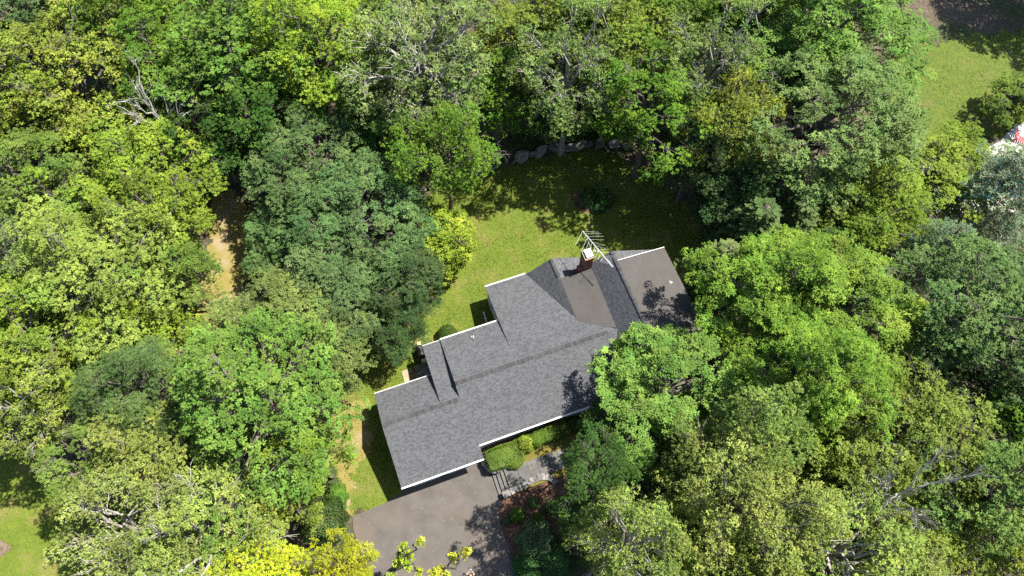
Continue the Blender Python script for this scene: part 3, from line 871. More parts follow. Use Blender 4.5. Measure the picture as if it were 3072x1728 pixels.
# ------------------------------------------------------------------ neighbour's pool terrace
sheet('pool_terrace', PX([(2925, 470), (2960, 445), (3000, 425), (3020, 400), (3045, 380), (3110, 350), (3300, 330), (3300, 640), (2740, 640), (2740, 500), (2800, 490)]), .06, M_TERR, thick=.12)
sheet('pool_water', PX([(2890, 478), (3000, 470), (3200, 468), (3200, 580), (2960, 600), (2800, 590), (2770, 540), (2800, 495)]), .068, M_POOLW)
r = lounger('lounge_chair', at(3058, 424, .06), 2.6, 'red slatted lounge chair on the pale terrace by the pool', M_RED, M_RED, .6)
r.scale = (1.25,) * 3
r = lounger('lounge_chair', at(3052, 404, .06), 2.2, 'grey lounge chair behind the red one on the pool terrace', M_GREY, M_LGREY, .5)
tb = empty('terrace_table', at(3030, 415, .06), .3, label='small glass topped table beside the red lounge chair', cat='table')
b = MB(); b.box((0, 0, .62), (.9, .9, .03)); b.build('tabletop', mat('frosted_glass', (.45, .55, .58), .25, .05, 3), tb)
for sx in (-1, 1):
    for sy in (-1, 1):
        b = MB(); b.tube([(sx * .4, sy * .4, 0), (sx * .42, sy * .42, .6)], .025, 6); b.build('leg', M_BLACK, tb)

# ------------------------------------------------------------------ person with the drone controller
def skin_obj(name, joints, edges, m, parent, sub=2):
    me = bpy.data.meshes.new(name); me.from_pydata([j[:3] for j in joints], edges, [])
    o = link(name, me, m, parent)
    sk = o.modifiers.new('Skin', 'SKIN'); sk.use_smooth_shade = True
    for v, j in zip(me.skin_vertices[0].data, joints):
        v.radius = (j[3], j[4] if len(j) > 4 else j[3])
    me.skin_vertices[0].data[0].use_root = True
    ss = o.modifiers.new('Subdivision', 'SUBSURF'); ss.levels = ss.render_levels = sub
    return o


pp = at(1411, 1727, 1.6)
PE = empty('person', (pp.x, pp.y, .022), .05, label='person with dark hair holding a drone controller on the driveway', cat='person')
J = [(0, 0, .95, .135, .10), (0, 0, 1.12, .12, .09), (0, .01, 1.30, .15, .10), (0, 0, 1.42, .12, .08), (0, .01, 1.50, .055), (0, .03, 1.58, .07, .08), (0, .03, 1.68, .075, .09), (0, .02, 1.75, .05, .06),
     (-.17, 0, 1.40, .06), (-.33, .10, 1.18, .045), (-.30, .16, 1.15, .042), (-.10, .36, 1.17, .03), (-.05, .41, 1.18, .032, .02),
     (.17, 0, 1.40, .06), (.34, .12, 1.20, .045), (.32, .18, 1.17, .042), (.12, .38, 1.18, .03), (.06, .42, 1.19, .032, .02),
     (-.10, 0, .86, .085), (-.11, .02, .50, .06), (-.11, -.01, .12, .042), (-.12, .02, .05, .045), (-.13, .15, .03, .035, .025),
     (.10, 0, .86, .085), (.11, .02, .50, .06), (.11, -.01, .12, .042), (.12, .02, .05, .045), (.13, .15, .03, .035, .025)]
Ed = [(0, 1), (1, 2), (2, 3), (3, 4), (4, 5), (5, 6), (6, 7), (3, 8), (8, 9), (9, 10), (10, 11), (11, 12), (3, 13), (13, 14), (14, 15), (15, 16), (16, 17), (0, 18), (18, 19), (19, 20), (20, 21), (21, 22), (0, 23), (23, 24), (24, 25), (25, 26), (26, 27)]
skin_obj('body', J, Ed, M_SKIN, PE)
for s in (-1, 1):
    for k in range(4):
        x = s * (.045 - .002 * k); y = .425 - .018 * k
        skin_obj('finger', [(x + s * .012, y - .01, 1.185, .010), (x - s * .012, y + .012, 1.20, .009), (x - s * .035, y + .008, 1.205, .008)], [(0, 1), (1, 2)], M_SKIN, PE, 1)
skin_obj('shirt', [(0, 0, .93, .155, .12), (0, 0, 1.12, .14, .11), (0, .01, 1.30, .168, .12), (0, 0, 1.43, .12, .085), (-.17, 0, 1.405, .078), (-.24, .045, 1.31, .07), (.17, 0, 1.405, .078), (.24, .05, 1.31, .07)], [(0, 1), (1, 2), (2, 3), (3, 4), (4, 5), (3, 6), (6, 7)], M_SHIRT, PE)
skin_obj('shorts', [(0, 0, .97, .152, .118), (-.10, 0, .84, .108), (-.11, .01, .58, .085), (.10, 0, .84, .108), (.11, .01, .58, .085)], [(0, 1), (1, 2), (0, 3), (3, 4)], M_SHORT, PE)
skin_obj('hair', [(0, -.02, 1.76, .085, .085), (0, -.07, 1.66, .095, .06), (0, -.09, 1.50, .085, .05), (0, -.09, 1.36, .06, .035)], [(0, 1), (1, 2), (2, 3)], M_HAIR, PE)
b = MB(); b.box((0, .45, 1.20), (.17, .11, .045), top=.9); CT = tag(b.build('drone_controller', M_BLACK), 'grey drone controller held in both hands by the person', 'controller'); CT.location = PE.location
for s in (-1, 1):
    b = MB(); b.box((s * .05, .53, 1.22), (.03, .09, .012)); b.build('aerial', M_LGREY, CT)
b = MB(); b.box((0, .50, 1.235), (.15, .08, .012), (Vector((1, 0, 0)), Vector((0, .8, .6)), Vector((0, -.6, .8)))); b.build('screen', M_LGREY, CT)

# ------------------------------------------------------------------ foliage builders
def leaf_arrays(P, D, N, Ln, Wn, fold=0.12, droop=0.1):
    Sd = np.cross(D, N); Sd /= np.linalg.norm(Sd, axis=1, keepdims=True) + 1e-9
    n = len(P)
    V = np.empty((n, 4, 3), np.float32)
    Ln = Ln[:, None]; Wn = Wn[:, None]
    V[:, 0] = P
    V[:, 1] = P + D * Ln * .5 + Sd * Wn * .5 + N * Wn * fold
    V[:, 2] = P + D * Ln - N * Ln * droop
    V[:, 3] = P + D * Ln * .5 - Sd * Wn * .5 + N * Wn * fold
    return V


def leaves_mesh(name, P, D, N, Ln, Wn, tone, tone2, fold=0.12, droop=0.1):
    V = leaf_arrays(P, D, N, Ln, Wn, fold, droop)
    n = len(P)
    F = np.arange(n * 4, dtype=np.int32).reshape(n, 4)
    return mesh_np(name, V.reshape(-1, 3), F, np.repeat(tone, 4), np.repeat(tone2, 4))


def unit(a):
    return a / (np.linalg.norm(a, axis=-1, keepdims=True) + 1e-9)


def tufted(R, sprays, srad, flat, nt, nl, L, W, spread=0.9, up=0.35, sprayn=None, drop=0.15):
    """leaves for sprays (n,3): tufts on a tilted disc, leaves radiating from every tuft"""
    n = len(sprays)
    srad = np.broadcast_to(np.asarray(srad, float), (n,))
    ang = R.uniform(0, 6.283, (n, nt)); rad = np.sqrt(R.uniform(0.02, 1, (n, nt))) * srad[:, None]
    off = np.stack([np.cos(ang) * rad, np.sin(ang) * rad, R.normal(0, 1, (n, nt)) * flat * srad[:, None] - drop * rad ** 2 / (srad[:, None] + .01)], -1)
    if sprayn is not None:           # tilt discs towards their outward normal
        z = np.zeros((n, 3)); z[:, 2] = 1
        nn = unit(sprayn)
        ax = np.cross(z, nn); s = np.linalg.norm(ax, axis=1, keepdims=True); c = nn[:, 2:3]
        k = ax / (s + 1e-9)
        o = off
        kk = k[:, None, :]
        off = o * c[:, None] + np.cross(np.broadcast_to(kk, o.shape), o) * s[:, None] + kk * (np.sum(kk * o, -1, keepdims=True)) * (1 - c[:, None])
    T = sprays[:, None, :] + off
    T = T.reshape(-1, 3)
    outd = off.reshape(-1, 3)
    m = len(T)
    st = np.repeat(R.uniform(0, 1, n), nt)
    tt = R.uniform(0, 1, m)
    a = R.uniform(0, 6.283, (m, 1)) + np.arange(nl)[None] * 6.283 / nl + R.normal(0, .35, (m, nl))
    D = np.stack([np.cos(a), np.sin(a), R.normal(up * .3, .35, (m, nl))], -1)
    od = unit(outd)[:, None, :]
    D = unit(D + od * 0.45)
    Nn = np.stack([R.normal(0, spread * .5, (m, nl)), R.normal(0, spread * .5, (m, nl)), np.ones((m, nl))], -1)
    Nn = unit(Nn + od * .25)
    D = unit(D - Nn * np.sum(D * Nn, -1, keepdims=True) * .8)
    P = np.repeat(T[:, None, :], nl, 1) + D * (L * .1)
    k = m * nl
    Ls = L * R.uniform(.7, 1.25, k); Ws = W * R.uniform(.7, 1.2, k)
    tone = np.clip(.35 * np.repeat(st, nl) + .3 * np.repeat(tt, nl) + .35 * R.uniform(0, 1, k), 0, 1)
    tone2 = np.clip(.5 * np.repeat(st, nl) + .5 * R.uniform(0, 1, k), 0, 1)
    return P.reshape(-1, 3), D.reshape(-1, 3), Nn.reshape(-1, 3), Ls, Ws, tone, tone2


def curve(a, b, sag, k=5, R=None, wob=0.0):
    a, b = np.asarray(a, float), np.asarray(b, float)
    pts = []
    for i in range(k):
        t = i / (k - 1)
        p = a + (b - a) * t
        p[2] += sag * math.sin(t * math.pi)
        if R is not None and 0 < i < k - 1:
            p += R.normal(0, wob, 3)
        pts.append(p)
    return pts


TREES = {}


def broadleaf(key, seed, R_=5.5, H=18.0, zc=0.60, vz=0.34, nl=30, lr=(0.26, 0.42), ns=18, rs=(0.45, 0.8), flat=0.16, nt=9, lf=8, L=0.175, W=0.105,
              spread=0.9, irr=0.18, shell=0.8, spire=0.0, bark=None, limb_out=0.0, twigs=0, inner=5):
    """a deciduous tree: trunk with limbs to every lobe of the crown, twigs to every spray, leaf tufts"""
    R = np.random.default_rng(seed)
    C = np.array([0, 0, H * zc]); E = np.array([R_, R_, H * vz])
    # lobes spread over the envelope, fewer below
    g = (np.arange(nl) + .5) / nl
    cz = 1 - g * 1.62                      # from the top to well under the middle
    ph = np.arange(nl) * 2.39996 + R.uniform(0, 6)
    d = np.stack([np.sqrt(np.clip(1 - cz ** 2, 0, 1)) * np.cos(ph), np.sqrt(np.clip(1 - cz ** 2, 0, 1)) * np.sin(ph), cz], -1)
    d = unit(d + R.normal(0, .16, d.shape))
    az = np.arctan2(d[:, 1], d[:, 0])
    amp = 1 + irr * (np.sin(2 * az + seed) * .6 + np.sin(3 * az + 2 * seed) * .5 + R.normal(0, .5, nl))
    lobe_r = R.uniform(lr[0], lr[1], nl) * R_
    lc = C + d * E * (shell * amp[:, None]) * (1 - lobe_r[:, None] / R_ * .25)
    lc[:, 2] += spire * np.clip(d[:, 2], 0, 1) ** 3 * H * R.uniform(0, 1, nl)
    if inner:
        di = unit(R.normal(0, 1, (inner, 3)))
        lc = np.concatenate([lc, C + di * E * .42]); d = np.concatenate([d, di])
        lobe_r = np.concatenate([lobe_r, R.uniform(.3, .4, inner) * R_])
    n = len(lc)
    # sprays in every lobe
    q = unit(R.normal(0, 1, (n, ns, 3)) + d[:, None, :] * .55 + np.array([0, 0, .55]))
    rr = R.uniform(.45, 1.0, (n, ns, 1)) ** .7
    rr = np.where(R.uniform(0, 1, rr.shape) < .09, rr * R.uniform(1.15, 1.45, rr.shape), rr)
    sp = lc[:, None, :] + q * rr * lobe_r[:, None, None] * np.array([1, 1, .72])
    lobe_t = np.repeat(R.uniform(0, 1, n), ns)
    sp = sp.reshape(-1, 3); sn = (q * .6 + np.array([0, 0, 1.0])).reshape(-1, 3)
    keep = sp[:, 2] > H * .12
    srad = R.uniform(rs[0], rs[1], len(sp))
    P, D, Nn, Ls, Ws, t1, t2 = tufted(R, sp[keep], srad[keep], flat, nt, lf, L, W, spread, sprayn=sn[keep])
    lt = np.repeat(np.repeat(lobe_t[keep], nt), lf)
    t1 = np.clip(t1 * .8 + lt * .2, 0, 1)
    crown = leaves_mesh(key + '_crown', P, D, Nn, Ls, Ws, t1, t2)
    # wood
    b = MB()
    r0 = 0.018 * H
    trunk_top = np.array([R.normal(0, .3), R.normal(0, .3), H * (zc + vz * .35)])
    tp = curve((0, 0, -.3), trunk_top, 0, 9, R, .12)
    b.tube(tp, [r0 * (1.25 if i == 0 else 1 - .09 * i) for i in range(9)], 7)
    for i in range(n):
        hz = min(H * .25 + .5 * (lc[i, 2] - H * .22), trunk_top[2] * .97)
        hz = max(hz, H * .2)
        t = hz / trunk_top[2]
        a = np.array(tp[min(7, int(t * 8))]) * (1 - (t * 8) % 1) + np.array(tp[min(8, int(t * 8) + 1)]) * ((t * 8) % 1)
        e = lc[i] + d[i] * lobe_r[i] * limb_out
        b.tube(curve(a, e, .35, 6, R, .22), [.13, .115, .095, .075, .05, .03], 5, cap=False)
        for j in range(ns):
            k = i * ns + j
            if keep[k] and (j % 2 == 0 or limb_out):
                f = R.uniform(.55, .95)
                b.tube(curve(a + (e - a) * f + np.array([0, 0, .35 * math.sin(f * 3.14)]), sp[k] + (sp[k] - e) * limb_out * .3, .1, 3, R, .08), [.035, .025, .01], 3, cap=False)
    for k in range(twigs):                 # bare twigs standing out of the leaves
        i = int(R.integers(0, nl))
        e = lc[i]
        for _ in range(5):
            q2 = unit(d[i] + np.array([0, 0, .6]) + R.normal(0, .5, 3))
            p2 = e + q2 * lobe_r[i] * R.uniform(1.2, 1.9)
            b.tube(curve(e, p2, .1, 4, R, .12), [.034, .028, .02, .008], 3, cap=False)
            for __ in range(3):
                s0 = e + (p2 - e) * R.uniform(.5, .9)
                b.tube([s0, s0 + unit(q2 + R.normal(0, .6, 3)) * R.uniform(.4, .9)], [.02, .006], 3, cap=False)
    TREES[key] = dict(trunk=b.mesh(key + '_trunk'), crown=crown, R=R_, H=H, zc=zc, leaf=M_LEAF, bark=bark or M_BARK)


def conifer(key, seed, R_=4.0, H=18.0, kind='pine'):
    R = np.random.default_rng(seed)
    b = MB()
    b.tube(curve((0, 0, -.3), (R.normal(0, .2), R.normal(0, .2), H * .985), 0, 8, R, .06), [.016 * H * (1 - .12 * i) for i in range(8)], 7)
    P, D, Nn, Ls, Ws, t1, t2 = [], [], [], [], [], [], []
    z = H * .18
    while z < H * .985:
        f = (z - H * .18) / (H * .8)
        if kind == 'pine':
            rad = R_ * (1 - f) ** .65 * (0.75 + .25 * math.sin(min(1, f * 3) * 1.57)) + .25; nb = 6; dz = H * .045; rise = .12
        else:
            rad = R_ * (1 - f) ** .85 + .15; nb = 9; dz = H * .034; rise = .05
        a0 = R.uniform(0, 6.28)
        for k in range(nb):
            a = a0 + k * 6.283 / nb + R.normal(0, .2)
            ln = rad * R.uniform(.7, 1.12)
            dirv = np.array([math.cos(a), math.sin(a), 0])
            base = np.array([0, 0, z + R.normal(0, dz * .3)])
            tip = base + dirv * ln + np.array([0, 0, rise * ln * (2 if kind == 'pine' else .3) - (0 if kind == 'pine' else .25 * ln)])
            pts = curve(base, tip, .12 * ln, 4)
            b.tube(pts, [.05, .04, .025, .01], 4, cap=False)
            m = max(3, int(ln * (5.0 if kind == 'pine' else 9.0)))
            for j in range(m):
                t = .22 + .78 * (j + R.uniform(0, 1)) / m
                p = base + (tip - base) * t + np.array([0, 0, .12 * ln * math.sin(t * 3.14)])
                side = R.choice([-1, 1])
                sd = np.cross(dirv, (0, 0, 1)) * side
                off = sd * R.uniform(.1, 1) * (.42 * ln * (1.15 - t) + .12) + dirv * R.uniform(0, .3)
                p = p + off + np.array([0, 0, R.normal(.06, .09)])
                if kind == 'pine':
                    nn_ = 30
                    q = unit(R.normal(0, 1, (nn_, 3)) + dirv * .5 + np.array([0, 0, .45]))
                    P.append(np.repeat(p[None], nn_, 0) + R.normal(0, .07, (nn_, 3))); D.append(q)
                    Nn.append(unit(np.cross(q, R.normal(0, 1, (nn_, 3))) + np.array([0, 0, .6])))
                    Ls.append(R.uniform(.16, .30, nn_)); Ws.append(R.uniform(.035, .06, nn_))
                else:
                    nn_ = 16
                    ax = unit(dirv * .8 + sd * .6 + np.array([0, 0, -.15]) + R.normal(0, .15, 3))
                    s = np.linspace(0, .45, nn_)
                    lat = np.cross(ax, (0, 0, 1.0)) * np.where(np.arange(nn_) % 2, 1, -1)[:, None]
                    q = unit(ax[None] + lat * .8 + R.normal(0, .12, (nn_, 3)))
                    P.append(p[None] + ax[None] * s[:, None]); D.append(q)
                    Nn.append(unit(np.array([[0, 0, 1.0]]) + R.normal(0, .25, (nn_, 3))))
                    Ls.append(.24 * (1.1 - s / .6)); Ws.append(np.full(nn_, .06))
                c = R.uniform(0, 1)
                t1.append(np.clip(.25 * c + .45 * t + .3 * R.uniform(0, 1, nn_), 0, 1)); t2.append(R.uniform(0, 1, nn_))
        z += dz
    cat = np.concatenate
    crown = leaves_mesh(key + '_crown', cat(P), cat(D), cat(Nn), cat(Ls), cat(Ws), cat(t1), cat(t2), fold=0, droop=.05)
    TREES[key] = dict(trunk=b.mesh(key + '_trunk'), crown=crown, R=R_, H=H, zc=.55, leaf=M_NEEDLE, bark=M_BARK)


def bare_limbs(R, H, nlimb, reach, up=0.9):
    """list of limb meshes for a dead tree: each limb forks twice"""
    out = []
    for i in range(nlimb):
        b = MB()
        h = H * R.uniform(.35, .75)
        a = i * 2.4 + R.uniform(0, .6)
        d0 = unit(np.array([math.cos(a), math.sin(a), up + R.uniform(-.25, .5)]))
        a0 = np.array([0, 0, h]); e0 = a0 + d0 * reach * R.uniform(.65, 1.05)
        pts = curve(a0, e0, .25, 6, R, .16)
        b.tube(pts, [.09, .078, .064, .05, .034, .016], 5, cap=False)
        for k in range(7):
            t = R.uniform(.3, .98); s = np.array(pts[int(t * 5)]) * (1 - (t * 5) % 1) + np.array(pts[min(5, int(t * 5) + 1)]) * ((t * 5) % 1)
            d1 = unit(d0 + R.normal(0, .6, 3)); e1 = s + d1 * R.uniform(.8, 2.2)
            p1 = curve(s, e1, .1, 4, R, .1)
            b.tube(p1, [.045, .035, .025, .01], 4, cap=False)
            for q in range(4):
                s2 = s + (e1 - s) * R.uniform(.3, 1)
                b.tube([s2, s2 + unit(d1 + R.normal(0, .7, 3)) * R.uniform(.3, .9)], [.018, .006], 3, cap=False)
        out.append(b.mesh('limb'))
    return out


def dead(key, seed, H=15.0, nlimb=6, reach=5.0, up=0.9):
    R = np.random.default_rng(seed)
    b = MB()
    b.tube(curve((0, 0, -.3), (.4, .2, H * .8), 0, 7, R, .15), [.22, .19, .16, .13, .10, .06, .03], 7)
    TREES[key] = dict(trunk=b.mesh(key + '_trunk'), limbs=bare_limbs(R, H, nlimb, reach, up), R=reach, H=H, zc=.7, leaf=None, bark=M_DEAD, crown=None)


broadleaf('maple_a', 3, nl=32, ns=17, nt=9, lf=8, rs=(.42, .78), flat=.16)
broadleaf('maple_b', 7, nl=26, lr=(.30, .46), ns=20, nt=9, lf=8, rs=(.42, .78), irr=.3, flat=.16)
broadleaf('maple_c', 19, nl=36, lr=(.22, .36), ns=15, nt=9, lf=8, irr=.36, rs=(.4, .7), spire=.06, twigs=5)
broadleaf('oak_a', 23, R_=6.0, nl=40, lr=(.24, .34), ns=17, nt=10, lf=6, L=.2, W=.10, rs=(.4, .65), flat=.3, irr=.12, shell=.86)
broadleaf('oak_b', 29, R_=6.0, nl=34, lr=(.26, .38), ns=19, nt=10, lf=6, L=.2, W=.10, rs=(.4, .65), flat=.3, irr=.2)
broadleaf('birch_a', 31, R_=5.0, H=16, nl=34, lr=(.22, .34), ns=18, nt=8, lf=5, L=.17, W=.12, rs=(.35, .7), flat=.4, irr=.25, spire=.08, spread=1.5, twigs=4)
broadleaf('birch_b', 37, R_=5.0, H=16, nl=30, lr=(.22, .36), ns=18, nt=8, lf=5, L=.17, W=.12, rs=(.35, .7), flat=.4, irr=.3, spire=.10, spread=1.5, bark=M_PALE, limb_out=.35, twigs=3)
broadleaf('limby_a', 41, R_=5.5, H=18, nl=24, lr=(.24, .36), ns=14, nt=8, lf=5, L=.2, W=.13, rs=(.4, .75), irr=.3, bark=M_PALE, limb_out=.38, twigs=7, inner=5, spread=1.2)
broadleaf('ash_a', 43, nl=24, lr=(.26, .42), ns=20, nt=9, lf=8, L=.26, W=.09, rs=(.4, .7), flat=.2, irr=.22)
broadleaf('ash_b', 47, nl=28, lr=(.22, .36), ns=18, nt=9, lf=8, L=.26, W=.09, rs=(.4, .7), flat=.2, irr=.34, shell=.86)
broadleaf('lacy_a', 53, R_=5.0, H=15, nl=36, lr=(.22, .32), ns=20, nt=12, lf=8, L=.15, W=.045, rs=(.5, .9), flat=.1, irr=.2)
broadleaf('small_a', 59, R_=2.8, H=6.5, zc=.58, vz=.38, nl=20, lr=(.3, .45), ns=14, nt=8, lf=5, L=.17, W=.11, rs=(.25, .5), flat=.2, inner=5)
broadleaf('small_b', 61, R_=2.8, H=6.5, zc=.58, vz=.38, nl=22, lr=(.26, .4), ns=14, nt=8, lf=5, L=.15, W=.10, rs=(.25, .45), flat=.3, irr=.3, inner=5)
broadleaf('sapling_a', 63, R_=1.5, H=7.5, zc=.62, vz=.36, nl=10, lr=(.22, .38), ns=6, nt=6, lf=6, L=.17, W=.11, rs=(.2, .4), flat=.3, irr=.7, inner=2, spire=.12, limb_out=.4)
conifer('pine_a', 67, 5.0, 18, 'pine')
conifer('cedar_a', 71, 2.8, 13, 'cedar')
dead('dead_a', 73, 16, 7, 6.0, 1.2)
dead('dead_b', 79, 14, 13, 6.0, .6)

GROUP = 'woodland trees around the house'


def tree(px, py, rp, key, color, name, label, zc=11.0, H=None, base=None, cat='tree', group=GROUP, grow=1.0):
    """px, py, rp on the 2576-wide survey print; zc height of the crown's middle"""
    T = TREES[key]
    k = 3072 / 2576
    c = at(px * k, py * k, zc)
    depth = (c - CAM).length
    Rm = rp * depth / (FPX / k) * grow
    gz = ground_z(c.x, c.y)
    sz = (zc - gz) / (T['H'] * T['zc']) if H is None else H / T['H']
    s = Rm / T['R']
    root = empty(name, (c.x, c.y, gz), label=label, cat=cat, group=group)
    if base is not None:
        bp = at(base[0] * k, base[1] * k, 0)
        root.location = bp
        root.rotation_euler = (c - bp).to_track_quat('Z', 'Y').to_euler()
        sz *= (c - bp).length / (zc - gz)
        rz = rng.uniform(0, 6.28)
        root.rotation_euler = ((c - bp).to_track_quat('Z', 'Y') @ Matrix.Rotation(rz, 3, 'Z').to_quaternion()).to_euler()
    else:
        root.rotation_euler = (rng.uniform(-.04, .04), rng.uniform(-.04, .04), rng.uniform(0, 6.28))
    root.scale = (s, s, sz)
    t = link('trunk', T['trunk'], T['bark'], root)
    if T.get('limbs'):
        for lm in T['limbs']:
            link('limb', lm, T['bark'], root)
    if T['crown'] is not None:
        cr = link('crown', T['crown'], T['leaf'], root)
        j = [rng.uniform(.94, 1.06) for _ in range(3)]
        cr.color = (color[0] * .90 * j[0], color[1] * .95 * j[1], color[2] * 1.05 * j[2], 1)
    return root


YG = (0.150, 0.220, 0.024); MG = (0.092, 0.165, 0.018); BG = (0.088, 0.170, 0.024); OL = (0.145, 0.190, 0.026); PO = (0.170, 0.210, 0.044)
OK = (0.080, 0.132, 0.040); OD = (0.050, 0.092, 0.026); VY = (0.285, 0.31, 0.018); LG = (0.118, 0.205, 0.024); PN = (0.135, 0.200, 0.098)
CD = (0.055, 0.088, 0.020); GO = (0.110, 0.160, 0.042); BY = (0.165, 0.238, 0.022); DG = (0.045, 0.092, 0.016)

